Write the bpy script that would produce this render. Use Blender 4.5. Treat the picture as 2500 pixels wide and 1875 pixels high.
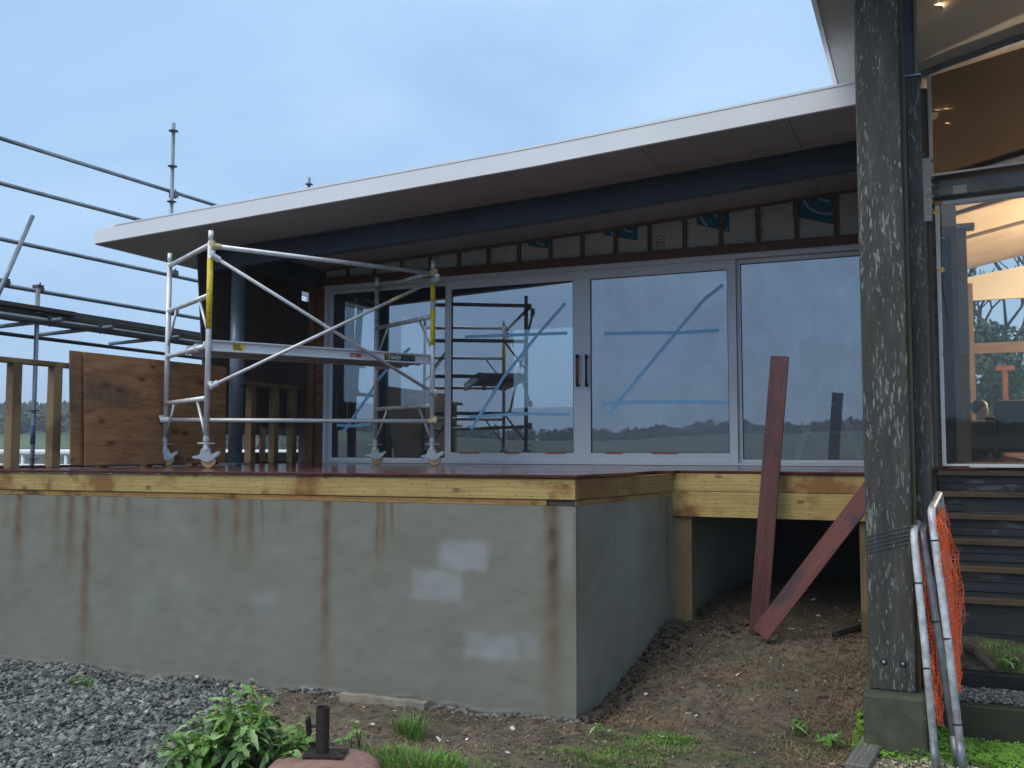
import bpy, bmesh, math, random
import numpy as np
from mathutils import Vector, Matrix, noise as mnoise

random.seed(7)
rng = np.random.default_rng(7)
for o in list(bpy.data.objects):
    bpy.data.objects.remove(o, do_unlink=True)
scene = bpy.context.scene
COL = scene.collection

# ------------------------------------------------------------------ camera
CAM_H = 0.168
F_PX = 2350.0
AX = np.array([[0.91806, 0.39644, 0.00082], [0.02609, -0.06248, 0.99771], [-0.39558, 0.91593, 0.0677]])
cam_data = bpy.data.cameras.new('camera')
cam = bpy.data.objects.new('camera', cam_data)
COL.objects.link(cam)
cam_data.sensor_width = 36.0
cam_data.lens = F_PX / 2500.0 * 36.0
cam_data.clip_start = 0.05
cam_data.clip_end = 6000
r_, u_, f_ = AX
cam.matrix_world = Matrix(((r_[0], u_[0], -f_[0], 0), (r_[1], u_[1], -f_[1], 0), (r_[2], u_[2], -f_[2], CAM_H), (0, 0, 0, 1)))
scene.camera = cam

# ------------------------------------------------------------------ sky, sun, exposure
SUN_EL, SUN_AZ = math.radians(48), math.radians(215)   # azimuth clockwise from +Y: behind the camera, to its left
world = bpy.data.worlds.new('World')
scene.world = world
world.use_nodes = True
wn, wl = world.node_tree.nodes, world.node_tree.links
wn.clear()
w_out = wn.new('ShaderNodeOutputWorld')
w_bg = wn.new('ShaderNodeBackground')
w_sky = wn.new('ShaderNodeTexSky')
w_sky.sky_type = 'NISHITA'
w_sky.sun_disc = False
w_sky.sun_elevation = SUN_EL
w_sky.sun_rotation = SUN_AZ
w_bg.inputs['Strength'].default_value = 0.1
w_tc = wn.new('ShaderNodeTexCoord')
w_map = wn.new('ShaderNodeMapping')
w_map.inputs['Scale'].default_value = (1.0, 1.0, 2.6)
w_noise = wn.new('ShaderNodeTexNoise')
w_noise.inputs['Scale'].default_value = 2.1
w_noise.inputs['Detail'].default_value = 5.0
w_noise.inputs['Roughness'].default_value = 0.52
w_noise.inputs['Distortion'].default_value = 0.35
w_ramp = wn.new('ShaderNodeValToRGB')
w_ramp.color_ramp.elements[0].position = 0.32
w_ramp.color_ramp.elements[0].color = (3.5, 5.5, 8.5, 1)
w_ramp.color_ramp.elements[1].position = 0.68
w_ramp.color_ramp.elements[1].color = (5.0, 7.3, 9.9, 1)
w_sep = wn.new('ShaderNodeSeparateXYZ')
w_el = wn.new('ShaderNodeMapRange')          # overcast sky: the zenith is about twice as bright as the horizon, and greyer
w_el.inputs['From Min'].default_value = 0.42
w_el.inputs['From Max'].default_value = 1.0
w_zen = wn.new('ShaderNodeMix')
w_zen.data_type = 'RGBA'
w_zen.inputs['B'].default_value = (10.5, 11.5, 12.6, 1)
w_mix = wn.new('ShaderNodeMix')
w_mix.data_type = 'RGBA'
w_mix.inputs['Factor'].default_value = 0.93
wl.new(w_tc.outputs['Generated'], w_map.inputs['Vector'])
wl.new(w_map.outputs['Vector'], w_noise.inputs['Vector'])
wl.new(w_noise.outputs['Fac'], w_ramp.inputs['Fac'])
wl.new(w_tc.outputs['Generated'], w_sep.inputs['Vector'])
wl.new(w_sep.outputs['Z'], w_el.inputs['Value'])
wl.new(w_el.outputs['Result'], w_zen.inputs['Factor'])
wl.new(w_ramp.outputs['Color'], w_zen.inputs['A'])
wl.new(w_sky.outputs['Color'], w_mix.inputs['A'])
wl.new(w_zen.outputs['Result'], w_mix.inputs['B'])
wl.new(w_mix.outputs['Result'], w_bg.inputs['Color'])
wl.new(w_bg.outputs['Background'], w_out.inputs['Surface'])

sun_data = bpy.data.lights.new('sun', 'SUN')
sun_data.energy = 1.5
sun_data.angle = math.radians(40)
sun_data.color = (1.0, 0.92, 0.78)
sun = bpy.data.objects.new('sun', sun_data)
COL.objects.link(sun)
sd = Vector((math.sin(SUN_AZ) * math.cos(SUN_EL), math.cos(SUN_AZ) * math.cos(SUN_EL), math.sin(SUN_EL)))
sun.rotation_euler = sd.to_track_quat('Z', 'Y').to_euler()
sun.location = (-6, -8, 12)

scene.view_settings.view_transform = 'Standard'
scene.view_settings.look = 'None'
scene.view_settings.gamma = 1.0
scene.view_settings.use_curve_mapping = False
scene.view_settings.exposure = 0.2

# ------------------------------------------------------------------ helpers
def U(ax, v, px, py):
    """world point on the plane ax = v that the photograph (2500 px wide) shows at px, py"""
    d = np.array([(px - 1250.0) / F_PX, (937.5 - py) / F_PX, 1.0]) @ AX
    o = np.array([0, 0, CAM_H])
    i = 'xyz'.index(ax)
    return Vector(o + (v - o[i]) / d[i] * d)

def V(*a):
    return Vector(a)

class MB:
    def __init__(s):
        s.v, s.f = [], []
    def add(s, vs, fs):
        n = len(s.v)
        s.v += [tuple(x) for x in vs]
        s.f += [tuple(i + n for i in f) for f in fs]
        return s
    def box(s, c, size, m=None):
        hx, hy, hz = size[0] / 2, size[1] / 2, size[2] / 2
        vs = [Vector((x, y, z)) for x in (-hx, hx) for y in (-hy, hy) for z in (-hz, hz)]
        c = Vector(c)
        vs = [(m @ p if m else p) + c for p in vs]
        return s.add(vs, [(0, 1, 3, 2), (4, 6, 7, 5), (0, 4, 5, 1), (2, 3, 7, 6), (0, 2, 6, 4), (1, 5, 7, 3)])
    def span(s, a, b):
        a, b = Vector(a), Vector(b)
        return s.box((a + b) / 2, b - a)
    def tube(s, p0, p1, r, seg=12, r2=None, cap=True):
        p0, p1 = Vector(p0), Vector(p1)
        r2 = r if r2 is None else r2
        d = (p1 - p0).normalized()
        a = d.orthogonal().normalized(); b = d.cross(a)
        vs = []
        for p, rr in ((p0, r), (p1, r2)):
            vs += [p + (a * math.cos(t) + b * math.sin(t)) * rr for t in [2 * math.pi * i / seg for i in range(seg)]]
        fs = [(i, (i + 1) % seg, seg + (i + 1) % seg, seg + i) for i in range(seg)]
        if cap:
            fs += [tuple(reversed(range(seg))), tuple(range(seg, 2 * seg))]
        return s.add(vs, fs)
    def path(s, pts, r, seg=10, rs=None):
        pts = [Vector(p) for p in pts]
        vs, fs = [], []
        n = len(pts)
        up = None
        for i, p in enumerate(pts):
            d = (pts[min(i + 1, n - 1)] - pts[max(i - 1, 0)]).normalized()
            if up is None:
                up = d.orthogonal().normalized()
            a = (up - d * up.dot(d)).normalized(); up = a
            b = d.cross(a)
            rr = rs[i] if rs else r
            vs += [p + (a * math.cos(2 * math.pi * k / seg) + b * math.sin(2 * math.pi * k / seg)) * rr for k in range(seg)]
        for i in range(n - 1):
            for k in range(seg):
                fs.append((i * seg + k, i * seg + (k + 1) % seg, (i + 1) * seg + (k + 1) % seg, (i + 1) * seg + k))
        fs += [tuple(reversed(range(seg))), tuple(range((n - 1) * seg, n * seg))]
        return s.add(vs, fs)
    def prism(s, poly, axis, a, b):
        """poly: 2-D points; extruded along axis from a to b"""
        def mk(p, t):
            return {'x': (t, p[0], p[1]), 'y': (p[0], t, p[1]), 'z': (p[0], p[1], t)}[axis]
        n = len(poly)
        vs = [mk(p, a) for p in poly] + [mk(p, b) for p in poly]
        fs = [tuple(range(n)), tuple(reversed(range(n, 2 * n)))] + [(i, n + i, n + (i + 1) % n, (i + 1) % n) for i in range(n)]
        return s.add(vs, fs)
    def lathe(s, prof, c, seg=24, axis='z'):
        c = Vector(c); vs = []; fs = []
        for r, h in prof:
            for k in range(seg):
                t = 2 * math.pi * k / seg
                q = (r * math.cos(t), r * math.sin(t), h)
                if axis == 'x': q = (q[2], q[0], q[1])
                if axis == 'y': q = (q[0], q[2], q[1])
                vs.append(c + Vector(q))
        n = len(prof)
        for i in range(n - 1):
            for k in range(seg):
                fs.append((i * seg + k, i * seg + (k + 1) % seg, (i + 1) * seg + (k + 1) % seg, (i + 1) * seg + k))
        fs += [tuple(reversed(range(seg))), tuple(range((n - 1) * seg, n * seg))]
        return s.add(vs, fs)
    def mesh(s, name, smooth=False):
        me = bpy.data.meshes.new(name)
        me.from_pydata(s.v, [], s.f)
        bm = bmesh.new(); bm.from_mesh(me)
        bmesh.ops.recalc_face_normals(bm, faces=bm.faces)
        bm.to_mesh(me); bm.free()
        if smooth:
            for p in me.polygons: p.use_smooth = True
        return me
    def build(s, name, mat, parent=None, smooth=False, bevel=0):
        o = bpy.data.objects.new(name, s.mesh(name, smooth))
        if mat: o.data.materials.append(mat)
        COL.objects.link(o)
        if bevel: bev(o, bevel)
        if parent: adopt(o, parent)
        return o

def bev(o, w, seg=2):
    m = o.modifiers.new('bevel', 'BEVEL'); m.width = w; m.segments = seg; m.limit_method = 'ANGLE'; m.angle_limit = math.radians(40)

def adopt(o, parent):
    o.parent = parent
    p = parent; M = Matrix.Identity(4)
    while p:
        M = p.matrix_basis if p.parent is None else p.matrix_basis
        break
    # world matrix of the parent (parents are never scaled)
    W = parent.matrix_basis.copy()
    if parent.parent: W = wmat(parent)
    o.matrix_parent_inverse = W.inverted()

def wmat(o):
    if o.parent:
        return wmat(o.parent) @ o.matrix_parent_inverse @ o.matrix_basis
    return o.matrix_basis.copy()

def tag(o, label=None, cat=None, group=None, kind=None):
    if label: o['label'] = label
    if cat: o['category'] = cat
    if group: o['group'] = group
    if kind: o['kind'] = kind
    return o

def thing(name, loc, label, cat, group=None):
    o = bpy.data.objects.new(name, None)
    o.empty_display_size = 0.2
    COL.objects.link(o)
    o.location = loc
    o.matrix_basis = Matrix.Translation(Vector(loc))
    return tag(o, label, cat, group)

def frame(p0, p1, up):
    x = (Vector(p1) - Vector(p0)).normalized()
    z = Vector(up); z = (z - x * z.dot(x)).normalized()
    y = z.cross(x)
    M = Matrix((x, y, z)).transposed().to_4x4()
    return M

BOARD_CACHE = {}
def board(name, p0, p1, w, t, mat, parent=None, up=(0, 0, 1), bevel=0.002, cache=True):
    """a plank from p0 to p1 (centre line), w wide, t thick along 'up'; its own X runs along the grain"""
    p0, p1 = Vector(p0), Vector(p1)
    L = (p1 - p0).length
    key = (round(L, 3), round(w, 4), round(t, 4), mat.name, bevel)
    me = BOARD_CACHE.get(key) if cache else None
    if me is None:
        bm = bmesh.new()
        bmesh.ops.create_cube(bm, size=1.0)
        bmesh.ops.scale(bm, vec=(L, w, t), verts=bm.verts)
        if bevel:
            bmesh.ops.bevel(bm, geom=list(bm.edges), offset=bevel, segments=1, affect='EDGES')
        me = bpy.data.meshes.new(name); bm.to_mesh(me); bm.free()
        me.materials.append(mat)
        BOARD_CACHE[key] = me
    o = bpy.data.objects.new(name, me)
    COL.objects.link(o)
    M = frame(p0, p1, up); M.translation = (p0 + p1) / 2
    o.matrix_basis = M
    if parent: adopt(o, parent)
    return o

def tube(name, p0, p1, r, mat, parent, seg=14):
    """a round tube as an object whose own Z runs along it"""
    p0, p1 = Vector(p0), Vector(p1)
    L = (p1 - p0).length
    m = MB().tube((0, 0, 0), (0, 0, L), r, seg)
    o = m.build(name, mat, None, smooth=False)
    for p in o.data.polygons:
        p.use_smooth = len(p.vertices) == 4
    q = (p1 - p0).to_track_quat('Z', 'Y')
    M = q.to_matrix().to_4x4(); M.translation = p0
    o.matrix_basis = M
    adopt(o, parent)
    return o

# ------------------------------------------------------------------ materials
class NT:
    def __init__(s, name):
        s.m = bpy.data.materials.new(name); s.m.use_nodes = True
        s.t = s.m.node_tree; s.n = s.t.nodes; s.n.clear()
        s.out = s.n.new('ShaderNodeOutputMaterial')
        s.b = s.n.new('ShaderNodeBsdfPrincipled')
        s.t.links.new(s.b.outputs[0], s.out.inputs[0])
        s._co = None
    def L(s, a, b): s.t.links.new(a, b)
    def node(s, kind, **kw):
        n = s.n.new('ShaderNode' + kind)
        for k, v in kw.items():
            if hasattr(n, k) and k not in n.inputs: setattr(n, k, v)
            else: n.inputs[k].default_value = v
        return n
    def co(s, scale=(1, 1, 1), kind='Object', rand=True, rot=(0, 0, 0)):
        tc = s.node('TexCoord'); mp = s.node('Mapping')
        mp.inputs['Scale'].default_value = scale; mp.inputs['Rotation'].default_value = rot
        if rand and kind == 'Object':
            oi = s.node('ObjectInfo'); mul = s.node('VectorMath', operation='SCALE'); mul.inputs[0].default_value = (13.1, 7.7, 5.3)
            s.L(oi.outputs['Random'], mul.inputs['Scale'])
            ad = s.node('VectorMath', operation='ADD')
            s.L(tc.outputs[kind], ad.inputs[0]); s.L(mul.outputs[0], ad.inputs[1]); s.L(ad.outputs[0], mp.inputs['Vector'])
        else:
            s.L(tc.outputs[kind], mp.inputs['Vector'])
        return mp.outputs[0]
    def noise(s, co, scale, detail=4, rough=0.55, dist=0.0):
        n = s.node('TexNoise'); n.inputs['Scale'].default_value = scale; n.inputs['Detail'].default_value = detail
        n.inputs['Roughness'].default_value = rough; n.inputs['Distortion'].default_value = dist
        s.L(co, n.inputs['Vector']); return n.outputs['Fac']
    def ramp(s, fac, stops, interp='LINEAR'):
        r = s.node('ValToRGB'); cr = r.color_ramp; cr.interpolation = interp
        while len(cr.elements) < len(stops): cr.elements.new(0.5)
        for e, (p, c) in zip(cr.elements, stops):
            e.position = p; e.color = (c if len(c) == 4 else tuple(c) + (1,)) if hasattr(c, '__len__') else (c, c, c, 1)
        s.L(fac, r.inputs['Fac']); return r.outputs['Color']
    def mix(s, fac, a, b, mode='MIX'):
        m = s.node('Mix', data_type='RGBA', blend_type=mode)
        for sock, v in ((m.inputs[0], fac), (m.inputs[6], a), (m.inputs[7], b)):
            if hasattr(v, 'links') or isinstance(v, bpy.types.NodeSocket): s.L(v, sock)
            else: sock.default_value = v if not hasattr(v, '__len__') else (tuple(v) + (1,))[:4]
        return m.outputs[2]
    def bump(s, h, strength=0.3, dist=0.01):
        b = s.node('Bump'); b.inputs['Strength'].default_value = strength; b.inputs['Distance'].default_value = dist
        s.L(h, b.inputs['Height']); s.L(b.outputs[0], s.b.inputs['Normal'])
    def col(s, c):
        if isinstance(c, bpy.types.NodeSocket): s.L(c, s.b.inputs['Base Color'])
        else: s.b.inputs['Base Color'].default_value = tuple(c) + (1,)
    def set(s, **kw):
        for k, v in kw.items():
            k = k.replace('_', ' ')
            if isinstance(v, bpy.types.NodeSocket): s.L(v, s.b.inputs[k])
            else: s.b.inputs[k].default_value = v
        return s

def mat_plain(name, c, rough=0.6, metal=0.0, var=0.15, scale=6.0, bump=0.1, bscale=60, spec=0.5):
    t = NT(name); co = t.co()
    n = t.noise(co, scale, 5)
    t.col(t.ramp(n, [(0.3, tuple(x * (1 - var) for x in c)), (0.7, tuple(x * (1 + var) for x in c))]))
    t.set(Roughness=t.ramp(t.noise(co, scale * 2.3, 4), [(0.3, max(0, rough - .1)), (0.7, min(1, rough + .1))]), Metallic=metal)
    t.b.inputs['Specular IOR Level'].default_value = spec
    if bump: t.bump(t.noise(co, bscale, 3), bump, 0.004)
    return t.m

def mat_wood(name, dark, light, rough=0.6, g=1.0, knots=0.0, stain=None, bump=0.25, grey=None, ring=0.5):
    """grain runs along the object's own X"""
    t = NT(name); co = t.co((0.7 * g, 9 * g, 9 * g))
    n1 = t.noise(co, 2.2, 6, 0.6, 0.6)
    co2 = t.co((3 * g, 60 * g, 60 * g)); n2 = t.noise(co2, 3.0, 3, 0.6)
    c = t.ramp(n1, [(0.3, dark), (0.5, tuple((a + b) / 2 for a, b in zip(dark, light))), (0.72, light)])
    c = t.mix(0.35, c, t.ramp(n2, [(0.3, tuple(x * .7 for x in dark)), (0.7, light)]))
    # growth rings
    w = t.node('TexWave', wave_type='BANDS', bands_direction='Y'); w.inputs['Scale'].default_value = 11 * g
    w.inputs['Distortion'].default_value = 7.0; w.inputs['Detail'].default_value = 2.0; w.inputs['Detail Scale'].default_value = 0.6
    t.L(t.co((0.28, 1, 1)), w.inputs['Vector'])
    c = t.mix(t.ramp(w.outputs['Fac'], [(0.0, ring), (0.35, 0.0)]), c, tuple(x * .62 for x in dark))
    if knots:
        v = t.node('TexVoronoi', voronoi_dimensions='2D'); v.inputs['Scale'].default_value = 1.0; v.inputs['Randomness'].default_value = 1.0
        t.L(t.co((2.4, 4.0, 1)), v.inputs['Vector'])
        k = t.ramp(v.outputs['Distance'], [(0.0, knots), (0.030, knots * .55), (0.045, knots), (0.065, knots * .25), (0.1, 0.0)])
        c = t.mix(k, c, (0.07, 0.03, 0.012))
        v2 = t.node('TexVoronoi', voronoi_dimensions='2D'); v2.inputs['Scale'].default_value = 1.0
        t.L(t.co((7, 11, 1)), v2.inputs['Vector'])
        c = t.mix(t.ramp(v2.outputs['Distance'], [(0.0, .8), (0.045, 0.6), (0.06, 0.0)]), c, (0.05, 0.025, 0.01))
    if stain:
        sN = t.noise(t.co((1, 1, 1)), 2.2, 4, 0.6)
        c = t.mix(t.ramp(sN, [(0.52, 0.0), (0.62, 0.9)]), c, stain)
    if grey:
        c = t.mix(t.ramp(t.noise(t.co((1, 2, 2)), 4, 4), [(0.58, 0.0), (0.63, 0.7)]), c, grey)
    t.col(c)
    t.set(Roughness=t.ramp(n1, [(0.3, max(0.02, rough - .12)), (0.7, min(1, rough + .12))]))
    if bump: t.bump(n2, bump, 0.003)
    return t.m

def mat_emit(name, c, strength):
    t = NT(name); t.col(c); t.set(Emission_Color=tuple(c) + (1,), Emission_Strength=strength); return t.m

def mat_glass(name, base=0.3, tint=(0.62, 0.68, 0.7), haze=0.0, hazecol=(0.5, 0.56, 0.6), refl=(0.85, 0.9, 0.95), warp=0.0):
    t = NT(name); t.n.remove(t.b)
    tr = t.node('BsdfTransparent'); tr.inputs[0].default_value = tuple(tint) + (1,)
    gl = t.node('BsdfGlossy'); gl.inputs['Roughness'].default_value = 0.004; gl.inputs['Color'].default_value = tuple(refl) + (1,)
    fr = t.node('Fresnel'); fr.inputs[0].default_value = 1.5
    ad = t.node('Math', operation='MULTIPLY_ADD'); ad.inputs[1].default_value = 1.0; ad.inputs[2].default_value = base
    t.L(fr.outputs[0], ad.inputs[0])
    ms = t.node('MixShader'); t.L(ad.outputs[0], ms.inputs[0]); t.L(tr.outputs[0], ms.inputs[1]); t.L(gl.outputs[0], ms.inputs[2])
    last = ms.outputs[0]
    if haze:
        df = t.node('BsdfDiffuse'); df.inputs[0].default_value = tuple(hazecol) + (1,)
        n = t.ramp(t.noise(t.co((1.4, 1.4, 0.9), rand=False), 1.6, 6, 0.62), [(0.3, haze * .45), (0.7, haze * 1.3)])
        m2 = t.node('MixShader'); t.L(n, m2.inputs[0]); t.L(last, m2.inputs[1]); t.L(df.outputs[0], m2.inputs[2]); last = m2.outputs[0]
    if warp:
        b = t.node('Bump'); b.inputs['Strength'].default_value = warp; b.inputs['Distance'].default_value = 0.02
        t.L(t.noise(t.co((1, 1, 1)), 1.3, 1), b.inputs['Height']); t.L(b.outputs[0], gl.inputs['Normal'])
    t.L(last, t.out.inputs[0])
    return t.m

M = {}
M['alu'] = mat_plain('brushed_aluminium', (0.70, 0.72, 0.74), 0.42, 0.35, 0.12, 9, 0.08, 90)
M['alu_frame'] = mat_plain('silver_joinery', (0.66, 0.68, 0.73), 0.42, 0.05, 0.04, 2, 0.03)
M['galv'] = mat_plain('galvanised_tube', (0.22, 0.255, 0.29), 0.45, 0.65, 0.25, 7, 0.1, 80)
M['galv_dark'] = mat_plain('dull_steel', (0.10, 0.115, 0.13), 0.5, 0.5, 0.3, 7, 0.1, 80)
M['castor'] = mat_plain('zinc_castor', (0.46, 0.50, 0.53), 0.42, 0.3, 0.15, 20, 0.05)
M['wheel'] = mat_plain('tan_polyurethane', (0.50, 0.30, 0.15), 0.45, 0, 0.2, 20, 0.05)
M['black'] = mat_plain('black_plastic', (0.015, 0.016, 0.018), 0.4, 0, 0.2)
M['yellow'] = mat_plain('yellow_sticker', (0.75, 0.56, 0.03), 0.5, 0, 0.25, 30, 0)
M['white'] = mat_plain('white_paint', (0.78, 0.80, 0.82), 0.45, 0, 0.05)
M['ink'] = mat_plain('sticker_white_ink', (0.8, 0.8, 0.8), 0.5, 0, 0.02, 6, 0)
M['red'] = mat_plain('red_sticker', (0.5, 0.05, 0.05), 0.5, 0, 0.1)
M['red_tape'] = mat_plain('red_tape', (0.42, 0.075, 0.045), 0.55, 0, 0.1)
M['clip'] = mat_plain('cream_plastic_clip', (0.62, 0.50, 0.27), 0.5, 0, 0.15)
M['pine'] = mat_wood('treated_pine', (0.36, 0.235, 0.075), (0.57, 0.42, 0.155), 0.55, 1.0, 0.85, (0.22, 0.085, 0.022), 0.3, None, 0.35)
M['pine_side'] = mat_wood('treated_pine_shaded', (0.25, 0.145, 0.055), (0.38, 0.25, 0.105), 0.6, 1.0, 0.6, (0.2, 0.09, 0.03), 0.3)  # darker copy of the pine, shade on the side boards mixed into its colour
M['pine_rail'] = mat_wood('weathered_pine', (0.20, 0.125, 0.055), (0.33, 0.22, 0.11), 0.65, 1.0, 0.5, (0.13, 0.08, 0.04))
M['pine_wet'] = mat_wood('stained_packer', (0.25, 0.12, 0.035), (0.52, 0.30, 0.09), 0.5, 1.0, 0.3, (0.08, 0.025, 0.01))
M['deck'] = mat_wood('wet_red_hardwood_decking', (0.055, 0.014, 0.011), (0.12, 0.032, 0.024), 0.03, 1.2, 0, None, 0.05)
M['redboard'] = mat_wood('red_hardwood_board', (0.085, 0.026, 0.022), (0.15, 0.055, 0.046), 0.30, 1.0, 0, (0.075, 0.03, 0.034), 0.15, None, 0.1)
M['redboard2'] = mat_wood('wet_red_hardwood_board', (0.12, 0.027, 0.014), (0.21, 0.065, 0.035), 0.24, 1.0, 0, (0.065, 0.025, 0.022), 0.15, None, 0.1)
M['cedar'] = mat_wood('cedar_weatherboard', (0.16, 0.065, 0.032), (0.28, 0.125, 0.065), 0.55, 1.2, 0, None, 0.3)
M['header'] = mat_wood('brown_header_trim', (0.11, 0.048, 0.033), (0.17, 0.08, 0.055), 0.5, 1.0, 0, None, 0.2)
M['screen'] = mat_wood('dark_stained_board', (0.055, 0.043, 0.04), (0.15, 0.105, 0.08), 0.6, 1.0, 0, None, 0.3)
M['batten'] = mat_wood('grey_brown_batten', (0.11, 0.088, 0.07), (0.2, 0.165, 0.135), 0.7, 1.0, 0, None, 0.3)
M['stairwood'] = mat_wood('black_stair_timber', (0.018, 0.02, 0.022), (0.045, 0.048, 0.052), 0.45, 1.0, 0, None, 0.35, (0.12, 0.122, 0.12), 0.2)
M['nosing'] = mat_wood('brown_stair_nosing', (0.07, 0.042, 0.02), (0.15, 0.095, 0.048), 0.5, 1.0, 0, None, 0.3)
M['sleeper'] = mat_wood('dark_wet_sleeper', (0.02, 0.019, 0.016), (0.055, 0.05, 0.04), 0.5, 1.0, 0, (0.035, 0.04, 0.018), 0.5)
M['greyboard'] = mat_wood('grey_weathered_board', (0.11, 0.105, 0.095), (0.25, 0.24, 0.22), 0.7, 1.0, 0, None, 0.4, (0.06, 0.06, 0.055))
M['intwood'] = mat_wood('interior_timber', (0.17, 0.10, 0.055), (0.29, 0.185, 0.105), 0.5, 1.0)
M['plank'] = mat_wood('dark_scaffold_plank', (0.035, 0.034, 0.033), (0.09, 0.085, 0.08), 0.6, 1.0, 0, None, 0.4)
M['roof_white'] = mat_plain('white_roof_fascia', (0.82, 0.83, 0.87), 0.38, 0, 0.05, 1.5, 0.02)
M['beam'] = mat_plain('navy_steel_beam', (0.050, 0.068, 0.105), 0.42, 0.1, 0.2, 3, 0.04)
M['post'] = mat_plain('grey_steel_post', (0.17, 0.21, 0.26), 0.35, 0.3, 0.15, 4, 0.04)
M['soffit'] = mat_plain('grey_soffit_sheet', (0.42, 0.40, 0.41), 0.55, 0, 0.12, 0.8, 0.03)
M['wrap'] = mat_plain('pale_building_wrap', (0.52, 0.56, 0.58), 0.5, 0, 0.1, 5, 0.25, 18)
M['wrap_blue'] = mat_plain('blue_wrap_print', (0.012, 0.16, 0.30), 0.5, 0, 0.1, 5, 0.2, 18)
M['wrap_logo'] = mat_plain('pale_wrap_print', (0.35, 0.50, 0.53), 0.5, 0, 0.1, 5, 0.2, 18)
M['room'] = mat_plain('dark_room_lining', (0.16, 0.15, 0.14), 0.8, 0, 0.2, 1.2)
M['room_light'] = mat_plain('pale_room_lining', (0.5, 0.5, 0.48), 0.8, 0, 0.1, 1.2)
M['blue_tape'] = mat_plain('blue_masking_tape', (0.33, 0.65, 0.97), 0.6, 0, 0.12, 25, 0.2)
M['pink_concrete'] = mat_plain('pink_concrete', (0.27, 0.155, 0.125), 0.75, 0, 0.25, 14, 0.5, 120)
M['rust'] = mat_plain('rusty_brown_steel', (0.045, 0.034, 0.030), 0.6, 0.4, 0.35, 30, 0.3, 120)
M['warm_ceiling'] = mat_plain('warm_ceiling_lining', (0.50, 0.43, 0.35), 0.7, 0, 0.15, 1.0, 0.1)
M['eave'] = mat_plain('white_eave_lining', (0.62, 0.61, 0.58), 0.6, 0, 0.06, 0.9)
M['steel_paint'] = mat_plain('painted_steel_channel', (0.21, 0.2, 0.195), 0.4, 0.2, 0.2, 3)
M['leather'] = mat_plain('dark_leather', (0.018, 0.016, 0.018), 0.45, 0, 0.2)
M['skin'] = mat_plain('skin', (0.52, 0.30, 0.2), 0.5, 0, 0.06)
M['hair'] = mat_plain('dark_hair', (0.02, 0.014, 0.01), 0.5, 0, 0.2)
M['shirt'] = mat_plain('brown_top', (0.12, 0.07, 0.05), 0.8, 0, 0.2)
M['foil'] = mat_plain('silver_foil_wrap', (0.42, 0.43, 0.45), 0.35, 0.5, 0.35, 25, 0.9, 40)
M['yellow_tape'] = mat_plain('yellow_tape', (0.65, 0.55, 0.15), 0.5, 0, 0.15)
M['orange'] = mat_plain('orange_plastic_net', (0.95, 0.15, 0.03), 0.45, 0, 0.15, 20, 0)
M['pipe_white'] = mat_plain('scuffed_white_pipe', (0.52, 0.54, 0.56), 0.45, 0.2, 0.35, 18, 0.15, 60)
M['pipe_grey'] = mat_plain('grey_galvanised_pipe', (0.22, 0.24, 0.26), 0.45, 0.5, 0.3, 18, 0.15, 60)
M['leaf'] = mat_plain('weed_leaf', (0.10, 0.22, 0.03), 0.45, 0, 0.45, 9, 0.1)
M['leaf_pale'] = mat_plain('pale_weed_leaf', (0.21, 0.34, 0.12), 0.5, 0, 0.35, 9, 0.1)
M['grass'] = mat_plain('grass_blade', (0.12, 0.26, 0.03), 0.5, 0, 0.4, 4, 0)
M['flower'] = mat_plain('yellow_flower', (0.65, 0.5, 0.08), 0.6)
M['straw'] = mat_plain('dry_straw', (0.27, 0.18, 0.10), 0.75, 0, 0.5, 3, 0)
M['litter'] = mat_plain('white_scrap', (0.75, 0.75, 0.75), 0.6, 0, 0.1)
M['far_leaf'] = mat_plain('far_tree_leaf', (0.055, 0.075, 0.05), 0.8, 0, 0.5, 0.05, 0)
M['tree_leaf'] = mat_plain('tree_leaf', (0.05, 0.085, 0.04), 0.7, 0, 0.5, 0.6, 0)
M['bark'] = mat_plain('bark', (0.07, 0.06, 0.05), 0.9, 0, 0.3, 3)
M['foundation'] = mat_plain('dark_foundation', (0.05, 0.05, 0.05), 0.9)
M['glass'] = mat_glass('door_glass', 0.30, (0.55, 0.6, 0.62), 0.05, warp=0.015)
M['glass_fog'] = mat_glass('fogged_door_glass', 0.26, (0.86, 0.9, 0.92), 0.27, (0.46, 0.50, 0.55), warp=0.015)
M['glass_right'] = mat_glass('clear_window_glass', 0.0, (0.9, 0.92, 0.9), 0.02)
M['glass_tint'] = mat_glass('tinted_window_glass', 0.02, (0.38, 0.37, 0.35), 0.015)
M['farwood'] = mat_wood('brown_far_joinery', (0.10, 0.07, 0.05), (0.18, 0.13, 0.10), 0.6)
M['lamp'] = mat_emit('warm_lamp', (1.0, 0.72, 0.36), 40.0)

def mat_ply():
    t = NT('plywood_face'); co = t.co((1.3, 9, 9)); n = t.noise(co, 1.6, 6, 0.62, 1.2)
    c = t.ramp(n, [(0.28, (0.18, 0.078, 0.034)), (0.5, (0.33, 0.155, 0.066)), (0.75, (0.45, 0.25, 0.12))])
    v = t.node('TexVoronoi', voronoi_dimensions='2D'); t.L(t.co((1.9, 4.2, 1)), v.inputs['Vector']); v.inputs['Scale'].default_value = 1.0
    c = t.mix(t.ramp(v.outputs['Distance'], [(0.0, 0.9), (0.05, 0.7), (0.12, 0.15), (0.2, 0.0)]), c, (0.07, 0.025, 0.012))
    c = t.mix(t.ramp(t.noise(t.co((1, 1, 1)), 1.7, 3), [(0.55, 0.0), (0.75, 0.75)]), c, (0.075, 0.06, 0.045))
    t.col(c); t.set(Roughness=0.55); t.bump(n, 0.15, 0.004); return t.m
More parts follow.
